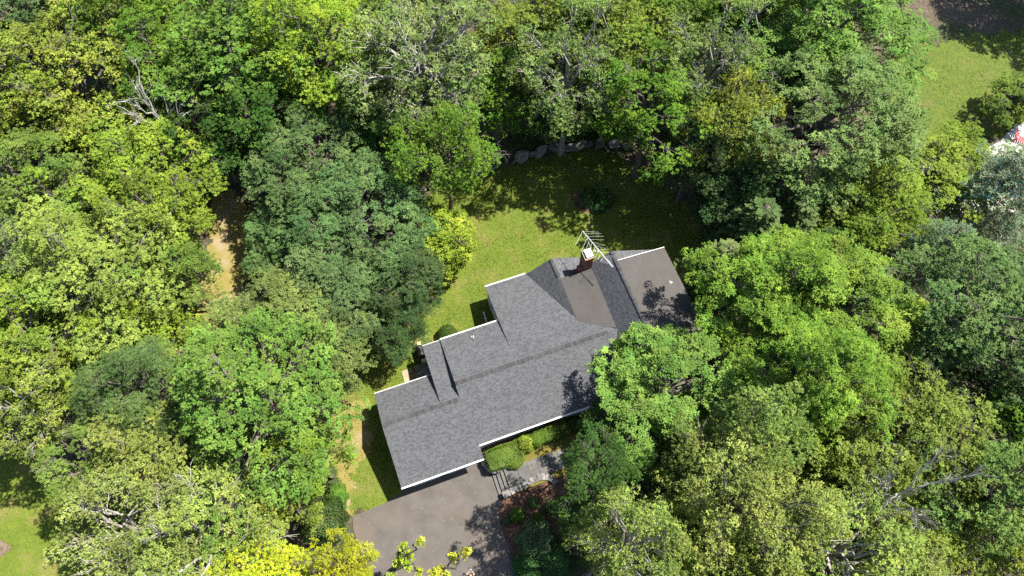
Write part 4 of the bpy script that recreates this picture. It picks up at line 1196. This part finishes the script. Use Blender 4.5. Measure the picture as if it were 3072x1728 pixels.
forest = [
    # top edge, from the west
    (60, 40, 125, 'oak_a', OK, 'oak_tree', 'blue green oak filling the top left corner of the photo', 12),
    (165, 205, 165, 'birch_a', OL, 'birch_tree', 'olive yellow fine-leaved tree below the blue green corner oak', 12),
    (330, 60, 120, 'maple_b', MG, 'maple_tree', 'mid green maple at the top edge next to the corner oak', 12),
    (430, 190, 120, 'maple_a', MG, 'maple_tree', 'mid green maple behind the bare dead tree', 11),
    (590, 150, 165, 'maple_b', BG, 'maple_tree', 'lush emerald maple at the top between two yellower trees', 13),
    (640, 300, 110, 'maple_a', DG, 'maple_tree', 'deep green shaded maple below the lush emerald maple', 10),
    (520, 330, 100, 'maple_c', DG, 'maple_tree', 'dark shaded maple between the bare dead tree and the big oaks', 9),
    (810, 130, 130, 'maple_a', BY, 'maple_tree', 'bright yellow green maple at the top next to the limby grey green giant', 13),
    (890, 290, 75, 'maple_c', MG, 'maple_tree', 'green maple just below the bright yellow green maple at the top', 9),
    (1060, 150, 190, 'limby_a', GO, 'oak_tree', 'grey green giant at the top with pale spreading limbs showing', 14),
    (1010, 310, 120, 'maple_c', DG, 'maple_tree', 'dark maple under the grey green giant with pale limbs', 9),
    (1112, 385, 114, 'birch_a', MG, 'birch_tree', 'tall mid green tree leaning over the boulder wall and lawn edge', 11),
    (1290, 110, 110, 'maple_c', OL, 'maple_tree', 'olive maple at the top edge east of the grey green giant', 12),
    (1245, 240, 90, 'maple_b', MG, 'maple_tree', 'green maple directly behind the tallest stones of the boulder wall', 9),
    (1430, 190, 135, 'limby_a', GO, 'ash_tree', 'grey green tree with thin pale twigs north of the lawn', 13),
    (1420, 40, 95, 'maple_a', MG, 'maple_tree', 'green maple cut by the top edge above the twiggy grey green tree', 12),
    (1560, 90, 120, 'maple_b', OL, 'maple_tree', 'olive maple at the top with a pale dead snag beside it', 13),
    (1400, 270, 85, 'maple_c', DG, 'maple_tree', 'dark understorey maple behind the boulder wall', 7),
    (1640, 288, 132, 'maple_c', MG, 'maple_tree', 'broad green maple shading the north edge of the lawn', 11),
    (1745, 395, 90, 'oak_b', OD, 'oak_tree', 'dark oak hanging over the northeast edge of the lawn', 9),
    (1785, 190, 125, 'limby_a', GO, 'ash_tree', 'hazy olive grey tree beside the bright tree by the neighbour lawn', 13),
    (1690, 50, 105, 'maple_c', MG, 'maple_tree', 'green maple at the top edge between olive and hazy grey trees', 12),
    (1880, 60, 105, 'maple_b', MG, 'maple_tree', 'green maple at the top edge behind the hazy olive grey tree', 12),
    (2062, 90, 185, 'ash_a', (0.098, 0.165, 0.030), 'ash_tree', 'bright green ash at the top beside the dark mulched ground', 13),
    (2068, 318, 188, 'oak_a', (0.108, 0.152, 0.040), 'oak_tree', 'big grey olive oak beside the neighbour lawn', 12),
    (1840, 330, 110, 'birch_a', OL, 'birch_tree', 'yellow olive tree west of the big grey olive oak', 11),
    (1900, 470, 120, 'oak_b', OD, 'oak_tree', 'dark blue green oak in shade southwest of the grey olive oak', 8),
    (2340, 450, 108, 'maple_c', YG, 'maple_tree', 'yellow green maple between the neighbour lawn and the pool', 7),
    (2408, 388, 62, 'maple_a', YG, 'maple_tree', 'small yellow green maple between the pool terrace and the grey olive oak', 5),
    (2180, 470, 105, 'maple_b', YG, 'maple_tree', 'yellow green maple just west of the pool', 9),
    (2185, 570, 105, 'maple_c', (0.12, 0.175, 0.022), 'maple_tree', 'lemon green maple between the cedars and the blue green pine', 8),
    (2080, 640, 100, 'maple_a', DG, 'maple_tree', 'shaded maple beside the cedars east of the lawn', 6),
    (2520, 490, 150, 'pine_a', PN, 'pine_tree', 'large blue green pine with feathery needles beside the pool', 8),
    (2350, 650, 100, 'pine_a', PN, 'pine_tree', 'smaller blue green pine southwest of the large pine', 8),
    (1890, 600, 95, 'cedar_a', CD, 'cedar_tree', 'dark cedar with feathery tips northeast of the flat roofed wing', 7),
    (1985, 590, 80, 'cedar_a', CD, 'cedar_tree', 'dark cedar east of the other cedars and west of the shaded maple', 7),
    (1800, 680, 80, 'cedar_a', (0.09, 0.115, 0.03), 'cedar_tree', 'lighter cedar beside the corner of the flat roofed wing', 6),
    (1810, 545, 62, 'oak_b', OD, 'oak_tree', 'low dark oak at the east edge of the lawn', 5),
    (1930, 745, 150, 'ash_a', LG, 'ash_tree', 'light green ash beside the brown flat roof', 11),
    (2130, 780, 160, 'ash_b', LG, 'ash_tree', 'wide light green ash east of the ash beside the brown flat roof', 11),
    (2040, 960, 135, 'ash_a', LG, 'ash_tree', 'light green ash south of the two ashes beside the house', 13),
    (1690, 985, 165, 'ash_b', (0.115, 0.2, 0.035), 'ash_tree', 'light green ash overhanging the front slope of the house roof', 8.5),
    (1890, 1100, 120, 'maple_b', (0.115, 0.19, 0.035), 'maple_tree', 'yellow green maple behind the overhanging ash in front of the house', 13),
    (2240, 1075, 160, 'birch_a', (0.125, 0.155, 0.026), 'birch_tree', 'round olive yellow birch with ragged edge east of the ashes', 10),
    (2440, 790, 165, 'maple_c', (0.085, 0.135, 0.036), 'maple_tree', 'tall green maple at the right edge below the pines', 12),
    (2530, 960, 110, 'maple_b', (0.06, 0.1, 0.03), 'maple_tree', 'darker maple at the right edge below the tall green maple', 9),
    (2330, 890, 90, 'maple_c', DG, 'maple_tree', 'shaded maple between the round birch and the tall green maple', 6),
    (2510, 1250, 130, 'maple_b', (0.098, 0.172, 0.034), 'maple_tree', 'mint green broad-leaved tree at the right edge near the grey bare tree', 11),
    (2560, 1400, 100, 'birch_b', OL, 'birch_tree', 'olive tree in the bottom right corner', 9),
    (2100, 1385, 160, 'birch_b', PO, 'birch_tree', 'olive tree with pale twigs at the bottom edge next to the grey bare tree', 11),
    (2120, 1220, 110, 'birch_a', OL, 'birch_tree', 'olive tree directly below the round olive yellow birch', 8),
    (2330, 1380, 110, 'birch_a', OL, 'birch_tree', 'olive fine-leaved tree below the grey bare tree at the bottom edge', 8),
    (1850, 1270, 160, 'birch_a', PO, 'birch_tree', 'straw green fine-leaved tree south of the overhanging ash', 13),
    (1730, 1400, 110, 'birch_a', OL, 'birch_tree', 'olive tree at the bottom edge between two straw green trees', 9),
    (1580, 1370, 120, 'birch_b', PO, 'birch_tree', 'straw green tree with pale slanting limbs near the driveway', 14),
    # west side
    (65, 300, 115, 'maple_c', YG, 'maple_tree', 'yellow green maple at the left edge below the olive yellow tree', 11),
    (390, 430, 115, 'maple_b', YG, 'maple_tree', 'yellow green maple at the foot of the bare dead tree', 10),
    (75, 480, 115, 'maple_a', (0.105, 0.165, 0.03), 'maple_tree', 'light green maple at the left edge second below the olive yellow tree', 11),
    (210, 560, 100, 'maple_c', YG, 'maple_tree', 'yellow green maple above the dark gap west of the trail', 9),
    (410, 560, 95, 'maple_c', YG, 'maple_tree', 'yellow green maple with bare twigs beside the trail', 10),
    (455, 690, 75, 'maple_a', (0.10, 0.165, 0.028), 'maple_tree', 'green maple along the west edge of the tan trail', 8),
    (250, 720, 170, 'maple_b', (0.15, 0.195, 0.034), 'maple_tree', 'broad pale yellow green maple left of the tan trail', 12),
    (35, 660, 95, 'limby_a', GO, 'ash_tree', 'grey green tree with dead limbs at the left edge', 11),
    (90, 880, 145, 'maple_c', YG, 'maple_tree', 'yellow green maple at the left edge below the limby grey green tree', 11),
    (400, 860, 85, 'maple_a', BY, 'maple_tree', 'small lime green maple between pale maple and emerald maple', 8),
    (80, 1020, 118, 'limby_a', (0.14, 0.18, 0.032), 'maple_tree', 'yellow green tree with white limbs at the left edge', 11),
    (370, 1000, 125, 'lacy_a', (0.085, 0.145, 0.036), 'locust_tree', 'lacy green locust with fine feathery leaves left of the emerald maple', 10),
    (640, 1030, 205, 'maple_b', (0.098, 0.170, 0.026), 'maple_tree', 'large emerald maple left of the garage', 12),
    (265, 1190, 105, 'maple_c', (0.125, 0.165, 0.03), 'maple_tree', 'olive green maple above the pale limby trees at bottom left', 9),
    (400, 1190, 120, 'maple_b', (0.145, 0.175, 0.034), 'maple_tree', 'yellow olive maple below the lacy green locust', 10),
    (350, 1338, 138, 'birch_b', PO, 'birch_tree', 'pale olive tree with grey limbs beside the side lawn', 11),
    (540, 1345, 155, 'limby_a', PO, 'oak_tree', 'pale olive tree with a long bare white limb at the bottom', 11),
    (775, 1150, 85, 'maple_c', YG, 'maple_tree', 'yellow green tree reaching over the worn grass by the garage', 9),
    (690, 1500, 118, 'maple_b', VY, 'maple_tree', 'vivid golden yellow maple at the bottom edge', 11),
    (865, 1425, 66, 'maple_c', VY, 'maple_tree', 'smaller golden yellow maple at the left edge of the driveway', 9),
    (700, 1260, 85, 'maple_c', OL, 'maple_tree', 'olive maple between the emerald maple and the golden maples', 8),
    (790, 430, 145, 'oak_a', OK, 'oak_tree', 'topmost of the big blue green oaks left of the lawn', 8),
    (735, 590, 110, 'oak_b', OK, 'oak_tree', 'blue green oak beside the tan trail', 5),
    (900, 560, 165, 'oak_a', OK, 'oak_tree', 'widest of the big blue green oaks left of the lawn', 8),
    (840, 720, 140, 'oak_b', OK, 'oak_tree', 'blue green oak between the widest oak and the grey olive oak', 7),
    (705, 850, 172, 'oak_b', (0.108, 0.152, 0.038), 'oak_tree', 'grey olive oak above the emerald maple', 7),
    (1010, 700, 95, 'oak_a', OD, 'oak_tree', 'dark oak next to the lime tree at the lawn edge', 7),
    (1000, 840, 65, 'oak_b', OD, 'oak_tree', 'small dark oak over the lawn left of the house', 5),
    (815, 925, 65, 'oak_b', (0.085, 0.12, 0.03), 'oak_tree', 'olive oak over the shaded grass left of the patio', 7),
    (1112, 602, 82, 'small_a', BY, 'maple_tree', 'lime green rounded tree at the west edge of the lawn', 5),
    (2558, 250, 55, 'small_b', (0.085, 0.135, 0.018), 'cedar_tree', 'rounded green tree standing alone on the neighbour lawn by the terrace', 3),
    # crowns that only reach into the picture at its edges
    (190, -45, 110, 'maple_c', MG, 'maple_tree', 'crown tip at the top edge above the gap between corner oak and mid green maple', 11),
    (470, -50, 115, 'birch_a', OL, 'birch_tree', 'crown tip at the top edge west of the lush emerald maple', 11),
    (730, -55, 115, 'maple_a', MG, 'maple_tree', 'crown tip at the top edge above the bright yellow green maple', 11),
    (960, -50, 115, 'maple_b', YG, 'maple_tree', 'crown tip at the top edge above the west side of the grey green giant', 11),
    (1190, -60, 120, 'oak_b', OK, 'oak_tree', 'crown tip at the top edge above the east side of the grey green giant', 11),
    (1500, -60, 115, 'maple_b', MG, 'maple_tree', 'crown tip at the top edge behind the pale dead snag', 11),
    (1790, -55, 115, 'maple_a', OL, 'maple_tree', 'crown tip at the top edge above the hazy olive grey tree', 11),
    (2010, -70, 120, 'ash_b', LG, 'ash_tree', 'crown tip at the top edge above the bright green ash', 11),
    (-70, 170, 110, 'maple_a', MG, 'maple_tree', 'crown tip at the left edge beside the olive yellow tree', 11),
    (-75, 760, 115, 'maple_b', YG, 'maple_tree', 'crown tip at the left edge between the two limby trees', 11),
    (2650, 700, 115, 'pine_a', PN, 'pine_tree', 'pine tip at the right edge above the tall green maple', 10),
    (2650, 1110, 115, 'maple_a', MG, 'maple_tree', 'crown tip at the right edge above the mint green tree', 10),
    (430, 1525, 115, 'birch_a', PO, 'birch_tree', 'crown tip at the bottom edge between the two pale olive trees', 10),
    (1880, 1530, 120, 'birch_a', OL, 'birch_tree', 'crown tip at the bottom edge below the straw green tree', 10),
    (2250, 1540, 120, 'birch_b', PO, 'birch_tree', 'crown tip at the bottom edge below the olive trees near the grey bare tree', 10),
]
for f in forest:
    tree(f[0], f[1], f[2], f[3], f[4], f[5], f[6], zc=f[7], grow=1.06)
tree(385, 262, 110, 'dead_a', None, 'dead_tree', 'bare dead tree with pale forked limbs among the western maples', zc=15)
tree(2900, -130, 95, 'maple_c', MG, 'maple_tree', 'maple past the right edge whose shadow falls by the dark mulched ground', zc=11)
tree(2270, 1225, 120, 'dead_b', None, 'dead_tree', 'grey bare tree with dense twigs near the mint green tree', zc=15)
tree(1535, 55, 40, 'dead_a', None, 'dead_tree', 'pale dead snag at the top edge beside an olive maple', zc=13)
tree(1012, 1410, 30, 'sapling_a', (0.30, 0.38, 0.03), 'sapling', 'slender lime sapling over the driveway asphalt', zc=6.5, base=(935, 1470))
tree(1100, 1452, 36, 'sapling_a', (0.34, 0.38, 0.03), 'sapling', 'yellow green sapling cut by the bottom edge of the driveway', zc=6.5, base=(1000, 1520))
tree(2720, -200, 95, 'maple_a', MG, 'maple_tree', 'maple past the top right corner whose shadow falls on the neighbour lawn', zc=11)
tree(1505, 1205, 98, 'maple_c', (0.050, 0.105, 0.020), 'maple_tree', 'shade-darkened green maple shading the end of the flagstone walk', zc=11)  # shade of the ashes put into the leaf colour, crown itself stands in sun
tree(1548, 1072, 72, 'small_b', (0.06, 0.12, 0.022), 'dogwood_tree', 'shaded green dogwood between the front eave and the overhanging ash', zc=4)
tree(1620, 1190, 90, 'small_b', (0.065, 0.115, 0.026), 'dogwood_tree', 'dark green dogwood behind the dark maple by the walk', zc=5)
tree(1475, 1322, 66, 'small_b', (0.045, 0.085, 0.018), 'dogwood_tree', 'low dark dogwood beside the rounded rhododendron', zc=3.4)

# ------------------------------------------------------------------ shrubs and hedges
def clipped(key, seed, n=4200, L=.085, W=.05, box=0.0, rough=.05):
    """a clipped shrub of unit half-size: dense small leaves in the outer shell, twigs inside"""
    R = np.random.default_rng(seed)
    d = unit(R.normal(0, 1, (n, 3)))
    if box:
        m_ = np.max(np.abs(d), axis=1, keepdims=True); d = d / (m_ ** box)
    bump = 1 + rough * (np.sin(d[:, 0] * 7 + seed) + np.sin(d[:, 1] * 8) + np.sin(d[:, 2] * 6 + 2)) / 1.5
    rr = R.uniform(.80, 1.0, n) ** .5 * bump
    P = d * rr[:, None]; P[:, 2] = np.maximum(P[:, 2], -.85)
    nn = unit(d + R.normal(0, .45, (n, 3)))
    t = unit(np.cross(nn, R.normal(0, 1, (n, 3))) + d * .35)
    tone = np.clip(R.uniform(0, 1, n) * .7 + .3 * (rr / rr.max()), 0, 1)
    crown = leaves_mesh(key, P, t, nn, R.uniform(.7, 1.3, n) * L, R.uniform(.7, 1.3, n) * W, tone, R.uniform(0, 1, n))
    b = MB()
    for k in range(9):
        a = k * 2.4; e = np.array([math.cos(a) * .6, math.sin(a) * .6, .1 + .5 * (k % 3) / 2])
        b.tube(curve((0, 0, -.98), e, .1, 4, R, .05), [.04, .03, .02, .01], 4, cap=False)
    return dict(crown=crown, trunk=b.mesh(key + '_stem'))


CL = {'ball': clipped('ball', 1, 9000, .085, .05), 'box': clipped('box', 2, 26000, .055, .035, .75, .03), 'loose': clipped('loose', 3, 4200, .14, .085, 0, .16), 'rhodo': clipped('rhodo', 4, 12000, .085, .036, 0, .12)}


def shrub(px, py, zg, sx, sy, sz, key, color, name, label, cat='shrub', rz=0.0, group='shrubs in the garden beds', leaf=None):
    T = CL[key]; p = at(px, py, zg + sz * .9)
    r = empty(name, (p.x, p.y, zg), rz, label=label, cat=cat, group=group)
    c = link('foliage', T['crown'], leaf or M_WAXY, r); c.scale = (sx, sy, sz); c.location = (0, 0, sz * .92); c.color = (*color, 1)
    t = link('stem', T['trunk'], M_BARK, r); t.scale = (sx, sy, sz); t.location = (0, 0, sz * .92)
    return r


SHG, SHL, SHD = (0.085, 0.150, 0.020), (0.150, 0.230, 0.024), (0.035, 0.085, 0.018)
shrub(1514, 1368, .7, 1.75, 1.05, .6, 'box', SHG, 'hedge', 'clipped green hedge inside the curved stone wall', 'hedge', YAW, 'hedges along the house front')
shrub(1545, 1385, .7, .75, .7, .5, 'ball', SHG, 'hedge', 'low rounded end of hedge above the pale wall end', 'hedge', YAW, 'hedges along the house front')
shrub(1572, 1330, .7, .85, .85, .75, 'loose', SHL, 'hydrangea', 'light green leafy shrub between the two clipped hedges', 'shrub', 0)
shrub(1655, 1299, .7, 1.75, .75, .65, 'box', SHG, 'hedge', 'clipped green hedge below the front eave gutter', 'hedge', YAW, 'hedges along the house front')
shrub(1610, 1318, .7, .75, .75, .65, 'ball', SHG, 'hedge', 'rounded hedge end beside the light green leafy shrub', 'hedge', YAW, 'hedges along the house front')
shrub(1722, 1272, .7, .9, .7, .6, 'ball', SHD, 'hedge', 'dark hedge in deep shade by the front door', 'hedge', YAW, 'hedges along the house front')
shrub(1342, 1000, 0, .95, .85, .85, 'ball', (0.05, 0.105, 0.016), 'boxwood', 'rounded dark boxwood against the back eave of the house')
shrub(1551, 1545, .08, .66, .66, .55, 'ball', (0.075, 0.17, 0.012), 'boxwood', 'bright round boxwood ball in the red mulch')
shrub(1519, 1563, .05, .38, .38, .34, 'ball', (0.05, 0.12, 0.05), 'boxwood', 'tiny blue green boxwood beside the bright round one')
shrub(1614, 1556, .3, .58, .58, .5, 'ball', (0.06, 0.13, 0.014), 'boxwood', 'round boxwood under the dark dogwood')
shrub(1601, 1508, .3, .5, .5, .5, 'loose', (0.08, 0.13, 0.035), 'azalea', 'open leafy azalea in the middle of the red mulch')
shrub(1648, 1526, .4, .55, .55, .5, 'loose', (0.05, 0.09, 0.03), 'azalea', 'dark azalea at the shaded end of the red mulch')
shrub(1607, 1622, .2, 1.7, 1.6, 1.5, 'rhodo', (0.075, 0.125, 0.055), 'rhododendron', 'large rounded rhododendron above the driveway edging')
for k, (x, y, sx, sz, c, lb) in enumerate(((1763, 585, .8, .55, SHD, 'dark leafy shrub at the back of the island bed'), (1800, 575, .85, .6, (0.045, 0.11, 0.022), 'green shrub behind the grey rock of the island bed'), (1762, 603, .75, .5, (0.065, 0.115, 0.03), 'shrub left of the grey rock in the island bed'),
                                       (1812, 605, .85, .6, (0.05, 0.125, 0.022), 'bushy green shrub right of the grey rock'), (1795, 625, .7, .4, (0.04, 0.11, 0.03), 'low green plant at the front of the island bed'), (1825, 598, .6, .45, (0.06, 0.13, 0.025), 'small green plant at the east end of the island bed'), (1745, 612, .55, .35, (0.10, 0.10, 0.05), 'reddish sparse plant at the west tip of the island bed'))):
    shrub(x, y, .03, sx, sx * .9, sz, 'loose', c, 'garden_shrub', lb, group='plants in the island bed', leaf=M_LEAF)
shrub(965, 1563, 0, 2.3, 2.0, 2.0, 'rhodo', (0.05, 0.085, 0.022), 'juniper', 'dark mounded evergreen beside the driveway corner', leaf=M_NEEDLE)
shrub(1640, 1690, .25, 2.6, 1.9, 1.1, 'rhodo', (0.035, 0.10, 0.025), 'evergreen_shrub', 'deep green low evergreen at the bottom edge by the driveway')
shrub(1585, 1705, .1, 1.3, 1.6, .5, 'rhodo', (0.03, 0.13, 0.035), 'evergreen_shrub', 'emerald spreading groundcover shrub along the driveway edge')
shrub(1008, 1497, 0, 1.1, 1.3, .8, 'rhodo', (0.07, 0.17, 0.02), 'weedy_shrub', 'bright weedy shrub where the worn grass meets the driveway')


def scatter(name, seed, n, region, L, W, color, hmax, only=None):
    """low plants nobody could count: clumps of leaves over the ground"""
    R = np.random.default_rng(seed)
    P, D, N_, T1 = [], [], [], []
    tries = 0
    while tries < n * (12 if only else 6) and len(P) < n * 26:
        tries += 1
        x, y = R.uniform(region[0], region[1]), R.uniform(region[2], region[3])
        u, v = huv((x, y))
        if only and not inside(only, x, y): continue
        if any(inside(q_, x, y) for q_ in KEEP): continue
        if -2 < u < 33 and -10 < v < 17: continue
        z = ground_z(x, y); r = R.uniform(.3, .9); h = R.uniform(.2, hmax); c = R.uniform(0, 1)
        for k in range(26):
            a = R.uniform(0, 6.283); rr = r * math.sqrt(R.uniform(0, 1))
            P.append((x + rr * math.cos(a), y + rr * math.sin(a), z + h * R.uniform(.2, 1) * (1 - .5 * rr / r)))
            D.append((math.cos(a), math.sin(a), R.normal(.1, .3))); N_.append((R.normal(0, .35), R.normal(0, .35), 1)); T1.append(.5 * c + .5 * R.uniform(0, 1))
    P, D, N_ = np.array(P), unit(np.array(D)), unit(np.array(N_))
    D = unit(D - N_ * np.sum(D * N_, -1, keepdims=True) * .8)
    m_ = len(P)
    me = leaves_mesh(name, P, D, N_, R.uniform(.7, 1.3, m_) * L, R.uniform(.7, 1.3, m_) * W, np.array(T1), R.uniform(0, 1, m_))
    o = tag(link(name, me, M_LEAF), kind='stuff'); o.color = (*color, 1)
    return o


KEEP = [back_lawn, trail, near_drive, nb_lawn, low_lawn, drive, PX([(2740, 330), (3300, 300), (3300, 640), (2740, 640)]), PX([(2650, -20), (3200, -60), (3200, 200), (2700, 260)])]
scatter("undergrowth", 5, 1000, (-75, 75, -40, 60), .26, .15, (0.055, 0.095, 0.02), 1.3)
bank = PX([(1180, 545), (1430, 484), (1560, 446), (1700, 420), (1900, 405), (1900, 350), (1700, 370), (1560, 395), (1420, 440), (1180, 500)], .9)
scatter('bank_plants', 6, 190, (min(p[0] for p in bank), max(p[0] for p in bank), min(p[1] for p in bank), max(p[1] for p in bank)), .22, .13, (0.06, 0.11, 0.02), 1.1, only=bank)


def speckle(name, seed, n, poly, zf, L, W, color, flat, m, up=0.0):
    """small blades or fallen leaves strewn inside a polygon"""
    R = np.random.default_rng(seed)
    xs = [p[0] for p in poly]; ys = [p[1] for p in poly]
    X = R.uniform(min(xs), max(xs), n); Y = R.uniform(min(ys), max(ys), n)
    px_ = np.array([p[0] for p in poly]); py_ = np.array([p[1] for p in poly])
    c = np.zeros(n, bool); j = len(poly) - 1
    for i in range(len(poly)):
        cond = ((py_[i] > Y) != (py_[j] > Y)) & (X < (px_[j] - px_[i]) * (Y - py_[i]) / (py_[j] - py_[i] + 1e-12) + px_[i])
        c ^= cond; j = i
    X, Y = X[c], Y[c]; k = len(X)
    P = np.stack([X, Y, np.array([zf(x, y) for x, y in zip(X, Y)])], -1)
    a = R.uniform(0, 6.283, k)
    D = unit(np.stack([np.cos(a), np.sin(a), np.full(k, up) + R.normal(0, flat, k)], -1))
    N_ = unit(np.stack([R.normal(0, .5, k), R.normal(0, .5, k), np.ones(k)], -1)); N_ = unit(N_ - D * np.sum(D * N_, -1, keepdims=True))
    pn = .5 + .5 * np.sin(X * 1.1 + 2 * np.sin(Y * .7)) * np.sin(Y * 1.3 + 1.5 * np.sin(X * .5))
    me = leaves_mesh(name, P, D, N_, R.uniform(.6, 1.4, k) * L, R.uniform(.6, 1.4, k) * W, np.clip(R.uniform(0, 1, k) * .6 + .4 * pn, 0, 1), R.uniform(0, 1, k))
    o = tag(link(name, me, m), kind='stuff'); o.color = (*color, 1)
    return o


house_fp = [tuple(hw(*p))[:2] for p in ((0.3, .3), (7.6, .3), (7.6, 1.6), (31, 1.6), (31, 14), (23, 16), (13.4, 16), (13.4, 12), (5.6, 12), (5.6, 9), (.3, 9))]
speckle('grass', 7, 150000, back_lawn, lambda x, y: -.3 if inside(house_fp, x, y) or inside(drive, x, y) or inside(island, x, y) or inside(near_drive, x, y) else .0, .15, .045, (0.108, 0.148, 0.020), .2, M_LEAF, .45)
speckle('grass', 8, 30000, nb_lawn, lambda x, y: 0, .15, .05, (0.105, 0.140, 0.022), .2, M_LEAF, .4)
speckle('grass', 9, 14000, low_lawn, lambda x, y: 0, .17, .05, (0.12, 0.170, 0.018), .2, M_LEAF, .45)
speckle('grass', 10, 3500, near_drive, lambda x, y: 0.015, .13, .05, (0.20, 0.17, 0.05), .15, M_LEAF, .35)
speckle('fallen_leaves', 11, 420, drive, lambda x, y: 0.03, .085, .05, (0.32, 0.26, 0.15), .05, M_LEAF)
speckle('fallen_leaves', 12, 900, back_lawn, lambda x, y: 0.05, .12, .08, (0.26, 0.19, 0.08), .05, M_LEAF)
speckle('fallen_leaves', 13, 1400, slope_bed, lambda x, y: bed_z(x, y) + .02, .10, .04, (0.16, 0.09, 0.05), .1, M_LEAF)
